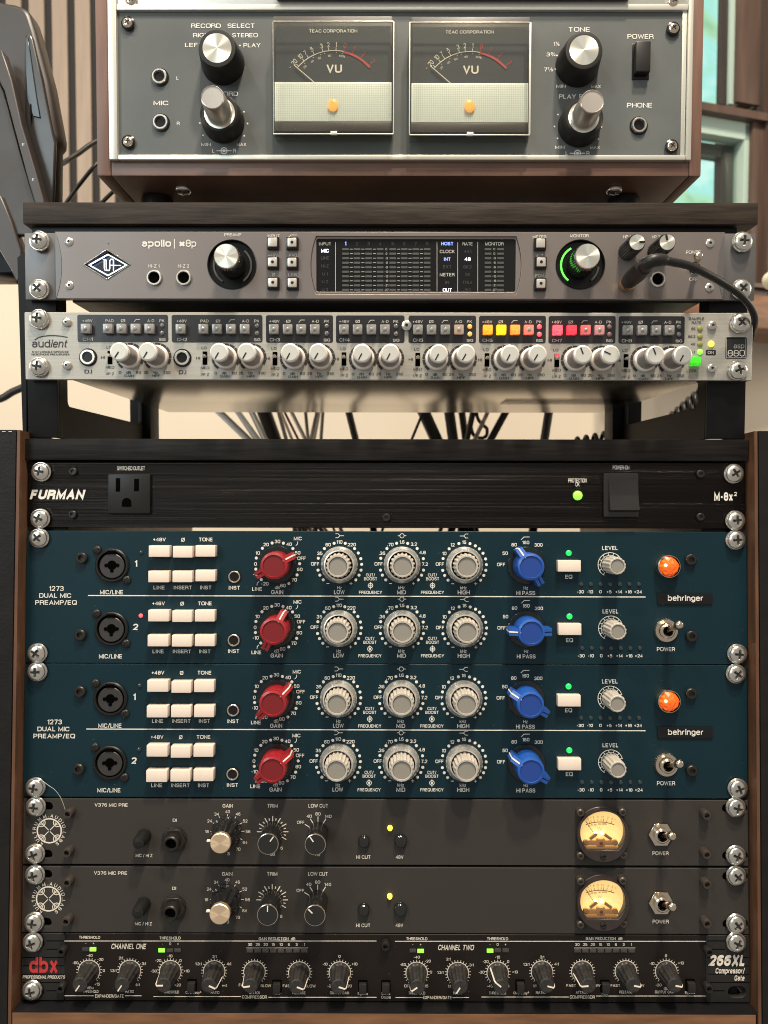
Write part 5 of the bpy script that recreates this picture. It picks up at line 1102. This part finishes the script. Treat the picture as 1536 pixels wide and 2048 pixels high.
# ---- compressor gate
def compressor():
    u = Unit('compressor_gate', 'black two channel compressor with red logo at the bottom of the rack', 'compressor', FB, 0, (771.5, 2003)); L = u.L
    X = lambda x, y: (L(x, y).x, L(x, y).z)
    faceplate(u, 130, 1412, 1868.5, 2003, .004, 'dbx', r=.0003); chassis(u, 130, 1412, 1876, 1996, .15, th=.004)
    for x0, x1, hs in ((43, 129.6, ((63.3+7, 1886.7), (62.3+7, 1983.3))), (1412.4, 1500, ((1470, 1886.7), (1474, 1984)))):
        holes = [slot(*X(x, y), .0118, .0072) for x, y in hs]
        ob('end_cap', plate('end_cap', [rrect(L(x0, 1936).x, L(x1, 1936).x, L(771, 2003).z, L(771, 1868.5).z, .0016)]+holes, 0, .004, 'dbx_end', .0003), u.e)
        for i in range(7):
            y = 1881+16.6*i
            if any(abs(y-q[1]) < 14 for q in hs): 
                xa, xb = (x0+50, x1-2) if x0 < 700 else (x0+2, x1-50)
            else: xa, xb = x0+2, x1-2
            p = L(xa, y); q = L(xb, y+1.4); ob('groove', box('groove', p.x, q.x, -.00012, .0001, q.z, p.z, 'matte'), u.e)
    for x, y in ((63.3, 1886.7), (62.3, 1983.3), (1474.7, 1886.7)): rack_screw(u, x, y)
    for x, y in ((125, 1901), (123.3, 1974.3), (1416.3, 1901.7), (1415.7, 1974.3), (771, 1890)): hexsocket(u, x, y, .0029, .0045, 'darkbolt')
    T = lambda *a, **k: u.text(*a, **{**dict(m='cream_ink', bold=.008), **k})
    T('dbx', 87, 1930, 31, 57, m='dbx_red', bold=.035); T('PROFESSIONAL PRODUCTS', 87.7, 1954, 6.2, 85, it=.25, bold=.02); T('266XL', 1452.3, 1921, 22, 73, it=.25, bold=.05); T('Compressor/', 1460.5, 1941.5, 11, 59, it=.2, bold=.03); T('Gate', 1479, 1956, 11, 20, it=.2, bold=.03)
    ln = lambda x0, x1, y, w=1.5: u.line([(x0, y), (x1, y)], w, 'cream_ink')
    ln(129, 753, 1882); ln(790, 1411, 1882.5); ln(129, 187, 1991.5); ln(250, 283, 1991.5); ln(307, 482, 1993); ln(537, 753, 1994.5); ln(791, 845, 1995); ln(905, 938, 1995); ln(963, 1137, 1994); ln(1192, 1411, 1992)
    T('CHANNEL ONE', 257.7, 1892.7, 10.5, 70, it=.25, bold=.02); T('CHANNEL TWO', 912.3, 1895, 10.5, 72, it=.25, bold=.02)
    for t, x, y, w in (('THRESHOLD', 179.3, 1874.7, 42), ('THRESHOLD', 340.3, 1876, 42), ('GAIN REDUCTION  dB', 554, 1877.5, 73), ('THRESHOLD', 833.7, 1877.5, 42), ('THRESHOLD', 995.3, 1877.5, 42), ('GAIN REDUCTION  dB', 1208.3, 1877, 73)): T(t, x, y, 5.6, w, bold=.016)
    for t, x, y in (('EXPANDER/GATE', 218.7, 1992, ), ('COMPRESSOR', 509, 1994), ('EXPANDER/GATE', 874.5, 1995), ('COMPRESSOR', 1164.7, 1994)): T(t, x, y, 6.2, 57 if t[0] == 'E' else 50, bold=.014)
    kn = [(178.3, 1941.7, -146), (260, 1941.7, -146), (340.7, 1942.3, -92), (428.3, 1942.7, 115), (509, 1943.5, -100), (598.7, 1945, 112), (679.7, 1945, 108), (833.3, 1945.7, -125), (915.7, 1946, -148), (995.3, 1945.3, -52), (1084, 1943.3, 105), (1164.7, 1943.3, -95), (1251.7, 1942.7, 100), (1332.3, 1942.7, 100)]
    for x, y, a in kn:
        u.arc(x, y, 21.5, 1.5, -140, 140, 'cream_ink', n=36)
        for i in range(21): b = -140+14*i; u.line([(x+22*math.sin(R(b)), y-22*math.cos(R(b))), (x+26*math.sin(R(b)), y-26*math.cos(R(b)))], 1.1, 'cream_ink')
        k = u.part('knob', lathe('tapered_knob', [(.0068, 0), (.0067, .0012), (.0062, .0020, 1), (.0052, .0130, 1), (.0047, .0142), (.0040, .0146)], 'knobgrey', 88, flute=(11, .13), smooth=25), x, y, 0, a)
        vs = [(-.0004, -.0012, .0066), (.0004, -.0012, .0066), (.0004, -.0135, .0055), (-.0004, -.0135, .0055), (-.0004, -.0148, .0046), (.0004, -.0148, .0046), (.0004, -.0150, .0002), (-.0004, -.0150, .0002), (-.0004, -.0014, .0040), (.0004, -.0014, .0040)]
        fs = [(0, 1, 2, 3), (3, 2, 5, 4), (4, 5, 6, 7), (8, 7, 6, 9), (0, 3, 4, 7, 8), (1, 9, 6, 5, 2), (0, 8, 9, 1)]
        ob('pointer', cached('dbxp', lambda: mesh_of('pointer', vs, fs, 'pointer')), k)
    t6 = lambda t, x, y, w=None: T(t, x, y, 5.4, w, bold=.01)
    for a in (('-60', 151, 1925.7), ('-40', 179.3, 1911), ('-20', 201, 1919), ('0', 207.7, 1941.3), ('+15', 194.3, 1968.3), ('dBu', 181, 1975.5), ('OFF', 158, 1969), ('2:1', 241.7, 1916), ('3:1', 287.7, 1927.3), ('1.3:1', 226.7, 1941.3), ('4:1', 274.7, 1969.3), ('1:1', 243, 1969), ('-20', 316.7, 1921.3), ('-10', 340, 1912), ('0', 361, 1921.3), ('-30', 307.7, 1942), ('+10', 373.3, 1942), ('+20', 355.3, 1970), ('-40', 325, 1970),
              ('1.3:1', 397, 1927.7), ('2:1', 428.7, 1913), ('4:1', 457.7, 1927.7), ('∞:1', 448.7, 1971), ('1:1', 412, 1970), ('FAST', 487, 1970), ('SLOW', 531.7, 1971.3), ('FAST', 575, 1971.7), ('SLOW', 620.7, 1972), ('-10', 650.3, 1928.3), ('0', 679, 1913), ('+10', 709.3, 1928), ('+20', 697, 1972), ('-20', 661, 1972),
              ('-60', 806, 1929.3), ('-40', 833.7, 1914.3), ('-20', 855.7, 1922.3), ('0', 862, 1944.3), ('OFF', 815, 1972), ('+15', 851, 1972), ('2:1', 896.7, 1918.3), ('3:1', 943, 1930), ('1.3:1', 880.7, 1944.7), ('1:1', 899, 1972.3), ('4:1', 930, 1972.3), ('-20', 971.3, 1923.3), ('-10', 995.3, 1914.3), ('0', 1016.3, 1923.3), ('-30', 963.3, 1944.3), ('+10', 1030, 1944), ('-40', 979.7, 1972), ('+20', 1012, 1972),
              ('1.3:1', 1052.7, 1928.7), ('2:1', 1084, 1914), ('4:1', 1113, 1928), ('1:1', 1069.3, 1971.7), ('∞:1', 1103, 1971), ('FAST', 1142.3, 1971), ('SLOW', 1190, 1971), ('FAST', 1230.7, 1971), ('SLOW', 1278, 1971), ('-10', 1304, 1927.3), ('0', 1332, 1911.7), ('+10', 1362, 1926), ('-20', 1317.3, 1970), ('+20', 1350, 1970), ('dB', 1332, 1976.5)): t6(*a)
    for t, x, y, w in (('THRESHOLD', 181.7, 1982.8, 30), ('RATIO', 259.3, 1983, 17), ('THRESHOLD', 342.7, 1984, 30), ('RATIO', 430, 1985, 17), ('ATTACK', 509, 1985.5, 22), ('RELEASE', 598, 1985.7, 26), ('OUTPUT GAIN', 679, 1985.7, 38), ('THRESHOLD', 833.7, 1986, 33), ('RATIO', 915.7, 1986, 18), ('THRESHOLD', 995, 1986, 34), ('RATIO', 1081.3, 1985, 19), ('ATTACK', 1163.3, 1984.7, 23), ('RELEASE', 1251.7, 1984, 26), ('OUTPUT GAIN', 1329, 1984, 38)): T(t, x, y, 5.4, w, bold=.01)
    for x, y, t, w in ((384.3, 1970, 'Overeasy®', 31), (554, 1971.7, 'Auto', 13), (725.7, 1972.3, 'Bypass', 20), (771.7, 1972.3, 'Stereo', 17), (1040, 1971, 'Overeasy®', 31), (1209.7, 1971.7, 'Auto', 13), (1380, 1970, 'Bypass', 20)):
        k = u.part('button', box('button_well', -.0031, .0031, -.0002, .001, -.0040, .0040, 'matte', .0002), x, y)
        ob('button_cap', box('button_rocker', -.0025, .0025, -.0034, -.0001, -.0034, .0030, 'dbx_end', .0006), k); T(t, x+(2.5 if w == 31 else 0), y+15, 5, w, bold=.006)
    T('Couple', 772, 1994.3, 5.4, 19, bold=.006)
    def cell(x, y, mm, w=.0042): u.part('indicator_light', box('cell'+mm, -w/2, w/2, -.0006, 0, -.0012, .0012, mm, .0001), x, y)
    cell(171.5, 1898, 'dim_ink'); cell(186.3, 1898, 'led_lime'); cell(323.7, 1900, 'led_lime'); cell(340, 1900, 'clearled_dim2'); cell(355.5, 1900, 'clearled_dim2')
    cell(825.7, 1900.5, 'clearled_dim2'); cell(841.3, 1901.3, 'led_lime'); cell(980, 1901, 'led_lime'); cell(995.3, 1900, 'clearled_dim2'); cell(1011, 1900, 'clearled_dim2')
    for t, x, y in (('-', 171.7, 1886.5), ('+', 187, 1886.5), ('-', 325, 1887.7), ('0', 340.3, 1887.7), ('+', 356, 1887.7), ('-', 825.7, 1889), ('+', 841.3, 1889), ('-', 980, 1889), ('0', 995.3, 1889), ('+', 1011, 1889)): T(t, x, y, 5)
    for x0, st_ in ((500, 15.55), (1154.7, 15.43)):
        for i, t in enumerate(('30', '25', '20', '15', '10', '6', '3', '1')): T(t, x0+st_*i, 1889, 5.2, bold=.012); cell(x0+st_*i, 1900.5, 'clearled_dim2')
        ln(x0-7, x0+116, 1895.8, .8)
    u.done()
M['clearled_dim2'] = mat('smoked_led_cell', (.05, .046, .042), .3, coat=.4)
compressor()
# fine stray hair across the charcoal unit
P = [hit(FB, *q) for q in ((86, 1562, -.004), (96, 1570, -.006), (110, 1580, -.006), (121, 1595, -.005), (128, 1612, -.004), (131, 1624, -.003))]
P = [FB @ p for p in P]
o = ob('hair', tube('hair', [p-P[0] for p in P], .00009, 'cablew', 5), None, tuple(P[0])); tag(o, 'fine pale hair stuck across the upper left bolts', 'hair')
print('OBJECTS', len(bpy.data.objects))
